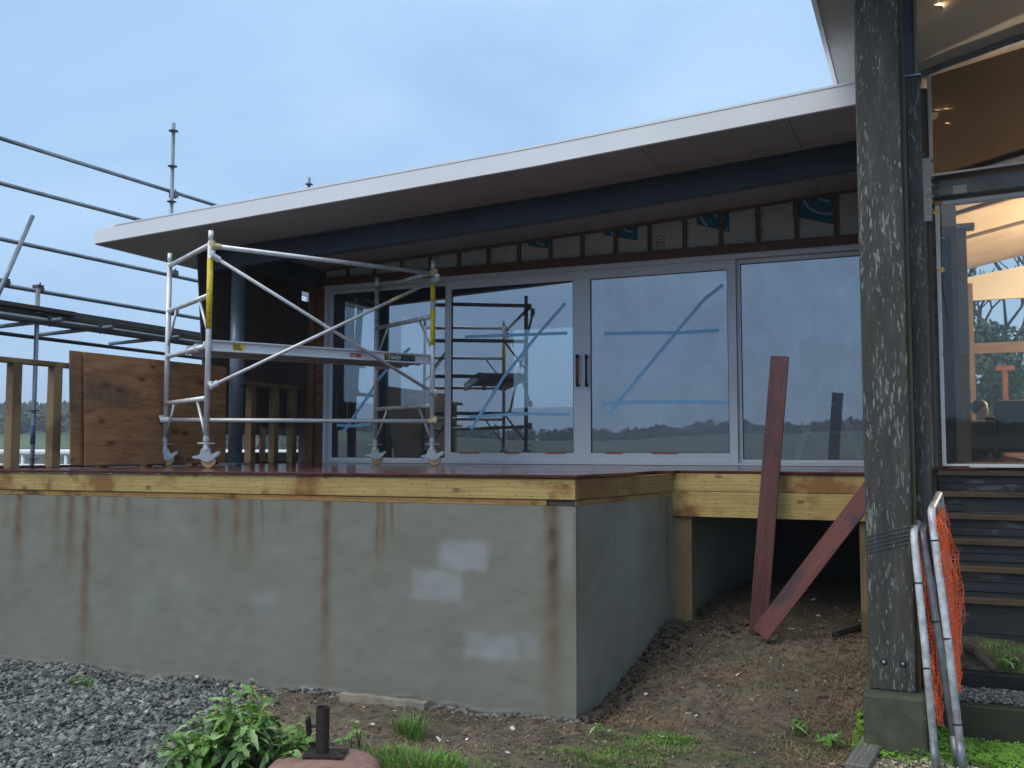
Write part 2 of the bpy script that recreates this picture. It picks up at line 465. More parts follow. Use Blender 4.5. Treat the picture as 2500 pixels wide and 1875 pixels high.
M['ply'] = mat_ply()

def mat_column():
    t = NT('lichened_dark_timber'); co = t.co((6, 6, 0.9), rand=False)
    n = t.noise(co, 3.0, 6, 0.65)
    c = t.ramp(n, [(0.3, (0.026, 0.025, 0.023)), (0.55, (0.056, 0.053, 0.048)), (0.8, (0.105, 0.098, 0.088))])
    sp = t.noise(t.co((85, 85, 15), rand=False), 1.0, 3, 0.55, 0.4)
    big = t.noise(t.co((3.2, 3.2, 1.2), rand=False), 1.4, 3, 0.6)
    cover = t.ramp(big, [(0.35, 0.14), (0.65, 0.015)])
    thr = t.node('Math', operation='SUBTRACT'); t.L(sp, thr.inputs[0]); bw = t.node('RGBToBW'); t.L(cover, bw.inputs[0])
    ad = t.node('Math', operation='ADD'); t.L(sp, ad.inputs[0]); t.L(bw.outputs[0], ad.inputs[1])
    k = t.ramp(ad.outputs[0], [(0.675, 0.0), (0.72, 0.75)])
    c = t.mix(k, c, t.ramp(t.noise(co, 5, 2), [(0.35, (0.19, 0.20, 0.18)), (0.7, (0.38, 0.40, 0.37))]))
    gr = t.noise(t.co((2, 2, 1), rand=False), 1.7, 4)
    c = t.mix(t.ramp(gr, [(0.5, 0.0), (0.75, 0.45)]), c, (0.055, 0.06, 0.038))
    t.col(c); t.set(Roughness=0.6); t.bump(t.noise(t.co((50, 50, 3), rand=False), 2, 4), 0.4, 0.005); return t.m
M['column'] = mat_column()

def mat_footing():
    t = NT('mossy_concrete'); co = t.co(rand=False)
    n = t.noise(co, 4, 6, 0.6)
    c = t.ramp(n, [(0.3, (0.035, 0.05, 0.028)), (0.5, (0.065, 0.075, 0.045)), (0.75, (0.13, 0.13, 0.105))])
    t.col(c); t.set(Roughness=0.8); t.bump(t.noise(co, 50, 4), 0.5, 0.01); return t.m
M['footing'] = mat_footing()

def mat_wall():
    t = NT('rendered_block_wall')
    at = t.node('VertexColor', layer_name='stain')
    sep = t.node('SeparateColor'); t.L(at.outputs['Color'], sep.inputs[0])
    co = t.co(rand=False)
    n = t.noise(co, 1.6, 6, 0.6)
    c = t.ramp(n, [(0.3, (0.178, 0.180, 0.142)), (0.5, (0.200, 0.202, 0.165)), (0.72, (0.226, 0.228, 0.192))])
    c = t.mix(t.ramp(t.noise(co, 40, 3), [(0.3, 0.12), (0.7, 0.0)]), c, (0.2, 0.2, 0.18))
    pale = t.node('Math', operation='MULTIPLY'); t.L(sep.outputs['Green'], pale.inputs[0]); pale.inputs[1].default_value = 0.75
    c = t.mix(pale.outputs[0], c, (0.35, 0.365, 0.39))
    c = t.mix(sep.outputs['Red'], c, t.ramp(sep.outputs['Red'], [(0.2, (0.20, 0.14, 0.08)), (0.7, (0.13, 0.066, 0.030)), (1.0, (0.03, 0.017, 0.011))]))
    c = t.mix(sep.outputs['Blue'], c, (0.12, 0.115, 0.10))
    t.col(c)
    t.set(Roughness=t.ramp(n, [(0.3, 0.5), (0.7, 0.72)]))
    h = t.mix(0.4, t.noise(co, 9, 5), t.noise(co, 90, 3))
    t.bump(h, 0.11, 0.010); return t.m
M['wall'] = mat_wall()

def mat_ground():
    t = NT('damp_soil'); co = t.co(kind='Generated', rand=False)
    tc = t.node('TexCoord'); co = tc.outputs['Object']
    n = t.noise(co, 1.1, 7, 0.62); n2 = t.noise(co, 14, 6, 0.65); n3 = t.noise(co, 70, 4, 0.6)
    c = t.ramp(n, [(0.3, (0.075, 0.055, 0.037)), (0.5, (0.15, 0.115, 0.078)), (0.7, (0.25, 0.195, 0.13))])
    c = t.mix(t.ramp(n2, [(0.35, 0.85), (0.6, 0.0)]), c, (0.042, 0.034, 0.025))
    c = t.mix(t.ramp(t.noise(co, 2.6, 5, 0.6), [(0.5, 0.0), (0.68, 0.5)]), c, (0.085, 0.09, 0.05))
    c = t.mix(t.ramp(n3, [(0.55, 0.0), (0.75, 0.5)]), c, (0.28, 0.22, 0.15))
    at = t.node('VertexColor', layer_name='zone'); sep = t.node('SeparateColor'); t.L(at.outputs['Color'], sep.inputs[0])
    gmask = t.node('Math', operation='MULTIPLY'); t.L(sep.outputs['Green'], gmask.inputs[0])
    t.L(t.ramp(n2, [(0.3, 0.25), (0.6, 1.0)]), gmask.inputs[1])
    c = t.mix(gmask.outputs[0], c, t.ramp(n2, [(0.3, (0.05, 0.075, 0.02)), (0.7, (0.10, 0.14, 0.045))]))
    inv = t.node('Math', operation='SUBTRACT'); inv.inputs[0].default_value = 1.0; t.L(at.outputs['Alpha'], inv.inputs[1])
    c = t.mix(inv.outputs[0], c, t.ramp(t.noise(co, .05, 5, .65), [(0.4, (0.026, 0.026, 0.018)), (0.62, (0.045, 0.05, 0.026))]))
    c = t.mix(sep.outputs['Blue'], c, t.ramp(n3, [(0.3, (0.03, 0.032, 0.035)), (0.7, (0.07, 0.075, 0.08))]))
    c = t.mix(sep.outputs['Red'], c, t.ramp(n2, [(0.3, (0.15, 0.08, 0.04)), (0.7, (0.30, 0.19, 0.10))]))
    t.col(c); t.set(Roughness=t.ramp(n, [(0.3, 0.55), (0.6, 0.9)]))
    h = t.mix(0.45, n2, n3); t.bump(h, 1.0, 0.03); return t.m
M['ground'] = mat_ground()

def mat_hill():
    t = NT('hill_pasture'); tc = t.node('TexCoord'); co = tc.outputs['Object']
    n = t.noise(co, 0.012, 5, 0.6)
    c = t.ramp(n, [(0.46, (0.03, 0.038, 0.026)), (0.54, (0.04, 0.055, 0.028)), (0.62, (0.07, 0.13, 0.04))])
    t.col(c); t.set(Roughness=0.95); return t.m
M['hill'] = mat_hill()

def mat_stone(name, stops):
    t = NT(name); g = t.node('NewGeometry')
    t.col(t.ramp(g.outputs['Random Per Island'], stops)); t.set(Roughness=0.5)
    t.bump(t.noise(t.co(rand=False), 130, 3), 0.25, 0.004); return t.m
M['gravel'] = mat_stone('blue_grey_gravel', [(0.0, (0.035, 0.040, 0.036)), (0.5, (0.115, 0.125, 0.115)), (0.85, (0.21, 0.225, 0.205)), (0.985, (0.3, 0.31, 0.28)), (1.0, (0.6, 0.58, 0.5))])
M['pebble'] = mat_stone('cream_pebble', [(0.0, (0.03, 0.03, 0.03)), (0.3, (0.12, 0.11, 0.10)), (0.45, (0.45, 0.39, 0.26)), (1.0, (0.75, 0.7, 0.56))])

# ------------------------------------------------------------------ ground
def sst(t):
    t = np.clip(t, 0, 1); return t * t * (3 - 2 * t)

def front_y(X):                      # line of the deck's front edge and the wall under it
    return 5.995 + 0.0681 * (X + 2.133)

def vnoise(X, Y, s, seed=0.0):
    out = np.empty(X.shape)
    for i, (a, b) in enumerate(zip(X.ravel(), Y.ravel())):
        out.flat[i] = mnoise.noise((a * s, b * s, seed))
    return out

def gz(X, Y, detail=True):
    X = np.asarray(X, float); Y = np.asarray(Y, float)
    z = np.full(X.shape, -1.585)
    alc = sst((X + 2.25) / 0.35) * (1 - sst((X - 0.0) / 0.1))
    z = z + alc * 0.37 * sst((Y - 5.9) / 1.75) + alc * 0.12 * sst((Y - 7.6) / 1.2)
    rt = sst((X + 0.03) / 0.06)
    z = z + rt * (0.235 * sst((Y - 6.50) / 0.05) + 0.11 * sst((Y - 6.92) / 0.05) + 0.14 * sst((Y - 6.98) / 0.4))
    lf = 1 - sst((X + 4.2) / 1.3)
    z = z + lf * 0.03 * sst((Y - 4.0) / 1.5)
    if detail:
        near = (np.abs(X + 3) < 7) & (np.abs(Y - 6) < 6)
        n = np.zeros(X.shape)
        if near.any():
            xx, yy = X[near], Y[near]
            n[near] = 0.035 * vnoise(xx, yy, 1.7) + 0.022 * vnoise(xx, yy, 6.0, 3.1) + 0.014 * vnoise(xx, yy, 17.0, 7.7)
        z = z + n * (1 - 0.6 * rt)
    return z

def gzp(x, y):
    return float(gz(np.array([x]), np.array([y]))[0])

def gpos(px, py):
    # walk along the ray to the first point below the ground
    d = np.array([(px - 1250.0) / F_PX, (937.5 - py) / F_PX, 1.0]) @ AX
    t = np.arange(4.0, 11.0, 0.01)
    X, Y, Z = d[0] * t, d[1] * t, CAM_H + d[2] * t
    k = np.argmax(Z < gz(X, Y))
    return V(X[k], Y[k], gzp(X[k], Y[k]))

outer = np.array([40, 90, 180, 400, 900, 2500.0])
xs = np.concatenate([-outer[::-1], np.arange(-10, -7.2, 0.25), np.arange(-7.2, 2.2, 0.035), np.arange(2.2, 10, 0.6), outer])
ys = np.concatenate([-outer[::-1], np.arange(-10, 3.0, 0.8), np.arange(3.0, 9.4, 0.035), np.arange(9.4, 22, 0.8), outer])
GX, GY = np.meshgrid(xs, ys)
GZ = gz(GX, GY)
me = bpy.data.meshes.new('ground')
nx, ny = len(xs), len(ys)
idx = np.arange(nx * ny).reshape(ny, nx)
faces = np.stack([idx[:-1, :-1], idx[:-1, 1:], idx[1:, 1:], idx[1:, :-1]], -1).reshape(-1, 4)
me.from_pydata(np.stack([GX, GY, GZ], -1).reshape(-1, 3).tolist(), [], faces.tolist())
for p in me.polygons: p.use_smooth = True
zone = np.zeros((ny, nx, 4)); zone[..., 3] = 1
gravel_w = (1 - sst((GX - (-4.05 - (GY - 4.2) * 0.36)) / 0.35)) * (GX > -9)
zone[..., 2] = gravel_w * ((GY > 2.5) & (GY < 7))
zone[..., 2] = np.maximum(zone[..., 2], sst((GX + 0.03) / 0.06) * ((GY > 6.5) & (GY < 6.9)))
def blob(x, y, rx, ry): return np.exp(-(((GX - x) / rx) ** 2 + ((GY - y) / ry) ** 2))
gr = np.zeros_like(GX)
for px, py, rx, ry in ((1560, 1835, .35, .16), (1640, 1810, .25, .12), (1480, 1862, .35, .15), (1100, 1860, .35, .12), (970, 1855, .3, .12),
                       (2230, 1830, .35, .12), (2430, 1830, .4, .12), (1780, 1850, .3, .12), (1980, 1835, .25, .15), (2460, 1610, .3, .1), (200, 1690, .12, .06)):
    q = U('z', -1.58, px, py); gr = np.maximum(gr, blob(q.x, q.y, rx, ry))
far = (np.hypot(GX + 2, GY - 6) > 8)
zone[..., 1] = np.where(far, 0.0, gr)
zone[..., 3] = np.where(far, 0.0, 1.0)
red = np.zeros_like(GX)
for px, py, rx, ry in ((1800, 1690, .16, .07), (1590, 1735, .2, .1), (1980, 1860, .12, .05), (1840, 1480, .2, .1)):
    q = U('z', -1.5, px, py); red = np.maximum(red, blob(q.x, q.y, rx, ry))
zone[..., 0] = red * 0.8
ca = me.color_attributes.new('zone', 'FLOAT_COLOR', 'POINT')
ca.data.foreach_set('color', zone.astype(np.float32).ravel())
me.materials.append(M['ground'])
ground = bpy.data.objects.new('ground', me); COL.objects.link(ground)
tag(ground, 'damp brown soil with sparse grass in front of the deck', None, None, 'structure')

# hills all round, low and distant
hm = MB(); NA = 220
radii = [130, 190, 260, 330, 400, 470, 600, 900]
prof = [0.0, 0.08, 0.3, 0.62, 0.95, 1.0, 0.85, 0.6]
for ir, r in enumerate(radii):
    for ia in range(NA):
        a = 2 * math.pi * ia / NA
        x, y = r * math.sin(a), r * math.cos(a)
        h = 8.5 + 5.5 * mnoise.noise((math.sin(a) * 2.1 + 4, math.cos(a) * 2.1, 1.3)) + 2.0 * mnoise.noise((math.sin(a) * 9, math.cos(a) * 9, 5.3))
        left = math.exp(-((((math.degrees(a) + 180) % 360 - 180) + 50) / 16) ** 2)
        h += 7.5 * left
        z = -2.2 + max(1.0, h) * prof[ir] + 1.2 * mnoise.noise((x * .02, y * .02, 0)) * (ir > 0)
        hm.v.append((x, y, z if ir else -2.2))
for ir in range(len(radii) - 1):
    for ia in range(NA):
        b = (ia + 1) % NA
        hm.f.append((ir * NA + ia, ir * NA + b, (ir + 1) * NA + b, (ir + 1) * NA + ia))
hills = hm.build('hills', M['hill'], None, smooth=True)
tag(hills, 'low dark green wooded hills along the horizon', None, None, 'structure')
def hill_z(a, r):
    ir = max(0, min(len(radii) - 2, int(np.searchsorted(radii, r) - 1)))
    ia = int(a / (2 * math.pi) * NA) % NA
    t = (r - radii[ir]) / (radii[ir + 1] - radii[ir])
    return hm.v[ir * NA + ia][2] * (1 - t) + hm.v[(ir + 1) * NA + ia][2] * t

def leaf_cloud(centres, size, n, rad, squash=0.8):
    """many small leaf faces spread through clumps; returns verts, faces arrays"""
    C = np.repeat(np.asarray(centres), n, 0)
    N = len(C)
    d = rng.normal(size=(N, 3)); d /= np.linalg.norm(d, axis=1, keepdims=True)
    rr = rad if np.isscalar(rad) else np.repeat(np.asarray(rad), n)[:, None]
    p = C + d * (rng.random((N, 1)) ** 0.4) * rr * np.array([1, 1, squash])
    a = rng.normal(size=(N, 3)); a /= np.linalg.norm(a, axis=1, keepdims=True)
    b = np.cross(a, rng.normal(size=(N, 3))); b /= np.linalg.norm(b, axis=1, keepdims=True)
    s = size * (0.6 + 0.8 * rng.random((N, 1)))
    vs = np.stack([p - a * s, p + b * s * .55, p + a * s, p - b * s * .55], 1).reshape(-1, 3)
    fs = np.arange(4 * N).reshape(N, 4)
    return vs, fs

def raw(name, vs, fs, mat, parent=None):
    me = bpy.data.meshes.new(name); me.from_pydata(np.asarray(vs).tolist(), [], np.asarray(fs).tolist())
    me.materials.append(mat)
    o = bpy.data.objects.new(name, me); COL.objects.link(o)
    if parent: adopt(o, parent)
    return o

cs, rs = [], []
for _ in range(4200):
    front = random.random() < 0.3
    a = math.radians(random.uniform(-64, -34)) if front else random.uniform(0, 2 * math.pi)
    r = random.choice([random.uniform(390, 480), random.uniform(200, 480)]) if front else random.uniform(400, 480)
    if mnoise.noise((r * .011 * math.sin(a), r * .011 * math.cos(a), 2)) < -0.02 and r < 380: continue
    x, y = r * math.sin(a), r * math.cos(a)
    h = random.uniform(2.0, 4.2)
    cs.append((x, y, hill_z(a % (2 * math.pi), r) + h * .7)); rs.append(h)
vs, fs = leaf_cloud(cs, 1.3, 45, rs)
tag(raw('far_wood', vs, fs, M['far_leaf']), 'dark belt of distant trees along the hill tops', 'trees', None, 'stuff')

# ------------------------------------------------------------------ rendered block wall under the deck
WT = -0.205
def streaks(sx, z, lst, ztop):
    red = np.zeros_like(sx)
    for s0, w, zl, st in lst:
        t = np.clip((ztop - z) / max(0.05, (ztop - zl)), 0, 3)
        fade = np.where(t < 1, (1 - t ** 1.8 * 0.7), np.clip(0.3 - (t - 1) * 0.9, 0, 1))
        wob = 0.006 * np.sin(z * 17 + s0 * 31) + 0.004 * np.sin(z * 41 + s0 * 7)
        wd = w * (0.75 + 0.35 * np.minimum(t, 1))
        g = np.exp(-np.abs((sx - s0 - wob * .6) / (wd * 1.5)) ** 2.2)
        red = np.maximum(red, min(1.0, st * 1.35) * fade * g)
    return red
def wall_grid(p0, p1, z0, z1, du, dz):
    L = (p1 - p0).length
    n = max(2, int(L / du)); m = int((z1 - z0) / dz)
    S, Z = np.meshgrid(np.linspace(0, L, n), np.linspace(z0, z1, m))
    return S, Z, n, m
Wc = V(-2.133, 5.995, 0); Wa = V(-7.42, front_y(-7.42), 0); Wd = V(-1.886, 7.609, 0); We = V(-1.55, 9.9, 0)
wv, wf, wc = [], [], []
def add_grid(p0, p1, lst, pal, side):
    S, Z, n, m = wall_grid(p0, p1, -1.8, WT, 0.013, 0.013)
    d = (p1 - p0).normalized(); nrm = V(d.y, -d.x, 0)
    red = streaks(S, Z, lst, WT)
    nz = vnoise(S[::4, ::4], Z[::4, ::4], 9.0, 4.0)
    ci, cj = np.arange(m) / 4, np.arange(n) / 4
    i0 = np.minimum(ci.astype(int), nz.shape[0] - 2); j0 = np.minimum(cj.astype(int), nz.shape[1] - 2)
    ti, tj = np.clip(ci - i0, 0, 1)[:, None], np.clip(cj - j0, 0, 1)[None, :]
    big = (nz[i0][:, j0] * (1 - tj) + nz[i0][:, j0 + 1] * tj) * (1 - ti) + (nz[i0 + 1][:, j0] * (1 - tj) + nz[i0 + 1][:, j0 + 1] * tj) * ti
    fine = np.zeros_like(S)
    col = np.zeros((m, n, 4)); col[..., 3] = 1
    red *= 0.8 + 0.35 * big
    pl = np.zeros_like(S)
    for a, b, z0, z1, st, soft in pal:
        rag = 0.005 * np.sin(S * 37 + Z * 11) + 0.008 * big
        rag = rag + .03 * np.maximum(0, big - .1); e = lambda t: 1 / (1 + np.exp(-np.clip(t / (soft * 1.8), -30, 30)))
        pl = np.maximum(pl, st * e(S - a + rag) * e(b - S + rag) * e(Z - z0 + rag) * e(z1 - Z + rag))
    col[..., 0] = np.clip(red, 0, 1)
    col[..., 1] = np.clip(pl * (1 + .3 * big), 0, 1)
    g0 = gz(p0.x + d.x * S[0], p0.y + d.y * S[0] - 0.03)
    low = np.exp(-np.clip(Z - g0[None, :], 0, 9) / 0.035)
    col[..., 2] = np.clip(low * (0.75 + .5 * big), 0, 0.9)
    dep = 0.004 * big
    if not side:   # ragged lip of mortar where the render stops above the footing
        lip = np.exp(-((Z - g0[None, :] - 0.02) / 0.012) ** 2); dep = dep + 0.012 * lip * (0.5 + big)
    base = len(wv)
    P = np.stack([p0.x + d.x * S + nrm.x * dep, p0.y + d.y * S + nrm.y * dep, Z], -1)
    wv.extend(P.reshape(-1, 3).tolist())
    ii = np.arange(n * m).reshape(m, n) + base
    wf.extend(np.stack([ii[:-1, :-1], ii[:-1, 1:], ii[1:, 1:], ii[1:, :-1]], -1).reshape(-1, 4).tolist())
    wc.append(col.reshape(-1, 4))
def wp(px, py):                     # photograph point -> (distance along the front wall, height)
    # intersect the viewing ray with the vertical plane of the front wall
    a = U('y', 5.0, px, py); d = a - V(0, 0, CAM_H); o = V(0, 0, CAM_H)
    t = (front_y(0) - 0.0) / (d.y - 0.0681 * d.x)
    q = o + d * t
    return (V(q.x, q.y, 0) - Wa).length, q.z
fl = []
for px, w, ey, st in ((14, 8, 1300, .4), (44, 11, 1420, .7), (60, 8, 1330, .4), (140, 8, 1380, .55), (172, 11, 1420, .7), (212, 10, 1650, .95), (206, 5, 1330, .98), (238, 6, 1290, .5),
                      (278, 9, 1300, .5), (312, 9, 1310, .5), (383, 7, 1310, .35), (473, 6, 1260, .4), (526, 10, 1340, .6), (576, 9, 1380, .6), (610, 10, 1390, .6), (640, 3, 1320, .7),
                      (693, 7, 1290, .4), (727, 4, 1280, .35), (797, 11, 1700, .85), (790, 4, 1330, .98), (806, 3, 1300, .9), (922, 5, 1400, .85), (935, 8, 1400, .6), (957, 4, 1330, .6), (975, 3, 1280, .5),
                      (1350, 20, 1800, .8), (1342, 4, 1380, 1.0), (1355, 5, 1390, 1.0), (1330, 4, 1330, .7), (1402, 3, 1500, .5)):
    s, zt = wp(px, 1300); _, zl = wp(px, ey)
    s2, _ = wp(px + w, 1300)
    fl.append((s, s2 - s, zl, st))
pl = []
for x0, y0, x1, y1, st, sf in ((1072, 1318, 1188, 1395, .75, .006), (1005, 1390, 1124, 1470, .7, .006), (980, 1440, 1150, 1475, .35, .02), (1134, 1550, 1268, 1614, .75, .006), (1268, 1552, 1320, 1610, .5, .008),
                               (1372, 1250, 1400, 1420, .55, .012), (320, 1430, 380, 1540, .3, .03), (420, 1420, 470, 1440, .4, .02), (220, 1480, 255, 1520, .3, .03), (620, 1440, 670, 1505, .35, .012),
                               (60, 1300, 120, 1350, .25, .03), (410, 1285, 465, 1300, .35, .012), (60, 1580, 110, 1620, .3, .03), (840, 1300, 900, 1318, .3, .012)):
    a, z1 = wp(x0, y0); b, z0 = wp(x1, y1); pl.append((a, b, z0, z1, st, sf))
add_grid(Wa, Wc, fl, pl, False)
LS = (Wd - Wc).length
add_grid(Wc, Wd, [(0.02, .012, -1.2, .6), (LS - .13, .03, -1.1, .7), (LS - .075, .008, -1.9, 1.0), (LS - .25, .04, -.6, .3), (LS * .36, .006, -.6, .5)],
         [(LS * .42, LS * .47, -.62, -.2, .35, .03), (LS * .48, LS * .62, -.75, -.2, .5, .03), (LS * .5, LS * .58, -1.0, -.7, .35, .04)], True)
add_grid(Wd, We, [], [], True)
wall_o = raw('rendered_wall', wv, wf, M['wall'])
ca = wall_o.data.color_attributes.new('stain', 'FLOAT_COLOR', 'POINT')
ca.data.foreach_set('color', np.concatenate(wc).astype(np.float32).ravel())
for p in wall_o.data.polygons: p.use_smooth = True
cap = MB()
cap.add([Wa + V(0, 0, WT), Wc + V(0, 0, WT), Wd + V(0, 0, WT), We + V(0, 0, WT), V(-7.42, 9.9, WT)], [(0, 1, 2, 3, 4)])
cap.add([Wa + V(0, 0, -1.8), Wa + V(0, 0, WT), V(-7.42, 9.9, WT), V(-7.42, 9.9, -1.8)], [(0, 1, 2, 3)])
cap.build('wall_top', M['foundation'], wall_o)
tag(wall_o, 'grey rendered block wall with brown rust streaks carrying the deck', 'wall')
# broken mortar and footing lumps along the base
def lumps(name, pts, mat, parent, smin, smax):
    vs, fs = [], []
    ico = bmesh.new(); bmesh.ops.create_icosphere(ico, subdivisions=1, radius=1.0)
    iv = np.array([v.co[:] for v in ico.verts]); jf = np.array([[v.index for v in f.verts] for f in ico.faces]); ico.free()
    for p in pts:
        s = random.uniform(smin, smax)
        q = iv * (1 + 0.5 * (rng.random((len(iv), 1)) - .5)) * np.array([s * random.uniform(.8, 2.0), s * random.uniform(.7, 1.2), s * random.uniform(.5, .9)])
        a = random.uniform(0, 6.28); R = np.array([[math.cos(a), -math.sin(a), 0], [math.sin(a), math.cos(a), 0], [0, 0, 1]])
        fs.append(jf + len(vs) * len(iv)); vs.append(q @ R.T + np.array(p))
    return raw(name, np.concatenate(vs), np.concatenate(fs), mat, parent)
pts = []
for i in range(420):
    X = random.uniform(-7.3, -2.1); Y = front_y(X) - random.uniform(0.0, 0.06) ; pts.append((X, Y, gzp(X, Y) + random.uniform(-.01, .02)))
clods = []
for i in range(520):
    t = random.random(); q = Wc.lerp(Wd, t); X = q.x + abs(random.gauss(0, .07)); clods.append((X, q.y, gzp(X, q.y) + random.uniform(-.01, .035)))
for i in range(300):
    X, Y = random.gauss(-1.65, .2), random.gauss(7.7, .25)
    if X > -1.83: clods.append((X, Y, gzp(X, Y) + random.uniform(-.01, .02)))
mortar = mat_plain('broken_mortar', (0.19, 0.185, 0.17), 0.85, 0, 0.5, 9, 0.5, 60)
clod_mat = mat_plain('dark_soil_clod', (0.055, 0.042, 0.03), 0.9, 0, 0.6, 14, 0.6, 60)
tag(lumps('soil_clods', clods, clod_mat, None, 0.008, 0.032), 'dark clods of earth banked along the side of the wall', 'soil', None, 'stuff')
tag(lumps('mortar_rubble', pts, mortar, wall_o, 0.008, 0.024), None, None, None, 'stuff')
q0, q1 = U('z', -1.55, 780, 1722), U('z', -1.55, 1010, 1740)
pf = []
for k in range(13):
    X = q0.x + (q1.x - q0.x) * k / 12; pf.append(X)
fm = MB().prism([(pf[0], -1.75), (pf[-1], -1.75)] + [(x, -1.525 + 0.012 * mnoise.noise((x * 9, 0, 0))) for x in reversed(pf)], 'y', front_y(-4.6) - 0.045, front_y(-4.6) + 0.02)
# exposed footing step
fo = fm.build('footing_ledge', mat_plain('footing_concrete', (0.27, 0.24, 0.19), 0.8, 0, 0.3, 6, 0.5, 40), wall_o)

# ------------------------------------------------------------------ deck
deck = thing('timber_deck', (-4.5, 8, 0), 'red hardwood deck with yellow pine fascia on top of the grey wall', 'deck')
def clip(poly, a, b, c):             # keep a*x+b*y+c >= 0
    out = []
    for i in range(len(poly)):
        p, q = poly[i], poly[(i + 1) % len(poly)]
        dp, dq = a * p[0] + b * p[1] + c, a * q[0] + b * q[1] + c
        if dp >= 0: out.append(p)
        if (dp >= 0) != (dq >= 0):
            t = dp / (dp - dq); out.append((p[0] + (q[0] - p[0]) * t, p[1] + (q[1] - p[1]) * t))
    return out
EDGE = 0.03   # the deck boards overhang the fascia
yy = 5.58
while yy < 10.03:
    y1 = min(yy + 0.135, 10.03)
    cuts = [-7.42, random.uniform(-5.6, -4.4), -2.0 + (0 if yy < 7.5 else random.uniform(-.6, 1.0)), -0.12]
    for a, b in zip(cuts[:-1], cuts[1:]):
        poly = [(a + .001, yy), (b - .001, yy), (b - .001, y1), (a + .001, y1)]
        poly = clip(poly, 0.0681, -1, -(5.995 + 0.0681 * 2.133) + EDGE) if False else clip(poly, -0.0681, 1, -(5.995 + 0.0681 * 2.133) + EDGE)
        if a >= -2.3 or b > -1.0:
            if y1 < 7.58: continue
            if yy < 7.58: poly = clip(poly, 0, 1, -7.58)
        else:
            # right-hand return: line from the front corner to the alcove corner
            dx, dy = Wd.x - Wc.x, Wd.y - Wc.y
            nx_, ny_ = -dy, dx
            if yy < 7.6: poly = clip(poly, nx_, ny_, -(nx_ * (Wc.x + EDGE) + ny_ * Wc.y))
        if len(poly) < 3: continue
        cx = sum(p[0] for p in poly) / len(poly); cy = sum(p[1] for p in poly) / len(poly)
        o = MB().prism([(p[0] - cx, p[1] - cy) for p in poly], 'z', -0.022, 0.0).build('deck_board', M['deck'])
        o.matrix_basis = Matrix.Translation((cx, cy, random.uniform(-.0008, .0008)))
        bev(o, 0.003, 1); adopt(o, deck)
    yy += 0.140
fd = (Wc - Wa).normalized(); fn = V(fd.y, -fd.x, 0)
TH = 0.045
fas = board('front_fascia', Wa + fn * (-TH / 2 + .012) + V(0, 0, -.0945), Wc + fn * (-TH / 2 + .012) + V(0, 0, -.0945), 0.138, TH, M['pine'], deck, fn, 0.003)
board('front_packer', Wa + fn * (-TH / 2 + .002) + V(0, 0, -.186), Wc + fn * (-TH / 2 + .002) - fd * 0.2 + V(0, 0, -.186), 0.04, TH, M['pine_wet'], deck, fn, 0.003)
board('packer_block', Wc + fn * (-TH / 2 - .01) - fd * 0.195 + V(0, 0, -.186), Wc + fn * (-TH / 2 - .01) - fd * 0.01 + V(0, 0, -.186), 0.038, TH, M['screen'], deck, fn, 0.003)
sdv = (Wd - Wc).normalized(); sn = V(sdv.y, -sdv.x, 0)
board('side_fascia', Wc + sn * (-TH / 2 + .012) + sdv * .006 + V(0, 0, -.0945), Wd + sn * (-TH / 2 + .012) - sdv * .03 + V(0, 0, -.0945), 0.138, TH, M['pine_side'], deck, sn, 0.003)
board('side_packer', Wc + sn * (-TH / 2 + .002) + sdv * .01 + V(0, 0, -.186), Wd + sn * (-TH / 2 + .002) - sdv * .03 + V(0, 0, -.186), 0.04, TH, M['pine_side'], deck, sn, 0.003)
XR = -0.16
board('alcove_fascia', (Wd.x - .01, 7.62, -.0925), (XR, 7.62, -.0925), 0.137, TH, M['pine'], deck, (0, -1, 0), 0.003)
board('alcove_fascia', (Wd.x - .01, 7.622, -.263), (XR, 7.622, -.263), 0.198, TH, M['pine'], deck, (0, -1, 0), 0.003)
a = U('y', 7.66, 1668, 1255)
board('deck_post', (a.x, 7.69, -1.5), (a.x, 7.69, -.365), 0.14, 0.1, M['pine_rail'], deck, (0, -1, 0), 0.004)
a = U('y', 7.66, 2122, 1267)
board('deck_post', (a.x, 7.69, -1.5), (a.x, 7.69, -.365), 0.14, 0.1, M['pine_rail'], deck, (0, -1, 0), 0.004)
for x in np.arange(-1.5, -0.2, 0.42):
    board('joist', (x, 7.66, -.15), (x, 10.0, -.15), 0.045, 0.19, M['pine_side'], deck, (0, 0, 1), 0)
for (px, py) in ((1395, 1212), (1398, 1178)):
    pass

# ------------------------------------------------------------------ house under construction
house = thing('house_extension', (-4, 10.1, 0), 'house extension with low sloping white roof, glass sliding doors and unfinished wall', 'house')
SX = [-8.14, -3.09, -0.46, 0.6]; SZ = [2.357, 2.603, 2.772, 2.842]
def sz(x): return float(np.interp(x, SX, SZ))
YF = 10.084
RX = [-8.14, -5.6, -3.09, -1.7, -0.46, -0.26]
poly = [(x, sz(x)) for x in RX] + [(x, sz(x) + 0.157 + 0.006 * (x + 8) / 8) for x in reversed(RX)]
fa = MB().prism(poly, 'y', 7.565, 7.60).build('roof_fascia', M['roof_white'], house, bevel=0.003)
poly = [(x, sz(x) + 0.158 + 0.006 * (x + 8) / 8) for x in RX[1:]] + [(x, sz(x) + 0.176 + 0.006 * (x + 8) / 8) for x in reversed(RX[1:])]
poly = [(-7.85, sz(-7.85) + 0.158)] + poly + [(-7.85, sz(-7.85) + 0.170)]
MB().prism(poly, 'y', 7.56, 16.5).build('roof_sheet', M['roof_white'], house)
poly = [(x, sz(x) + .03) for x in RX] + [(x, sz(x) + 0.15) for x in reversed(RX)]
MB().prism(poly, 'y', 7.602, 10.3).build('roof_frame', M['soffit'], house)
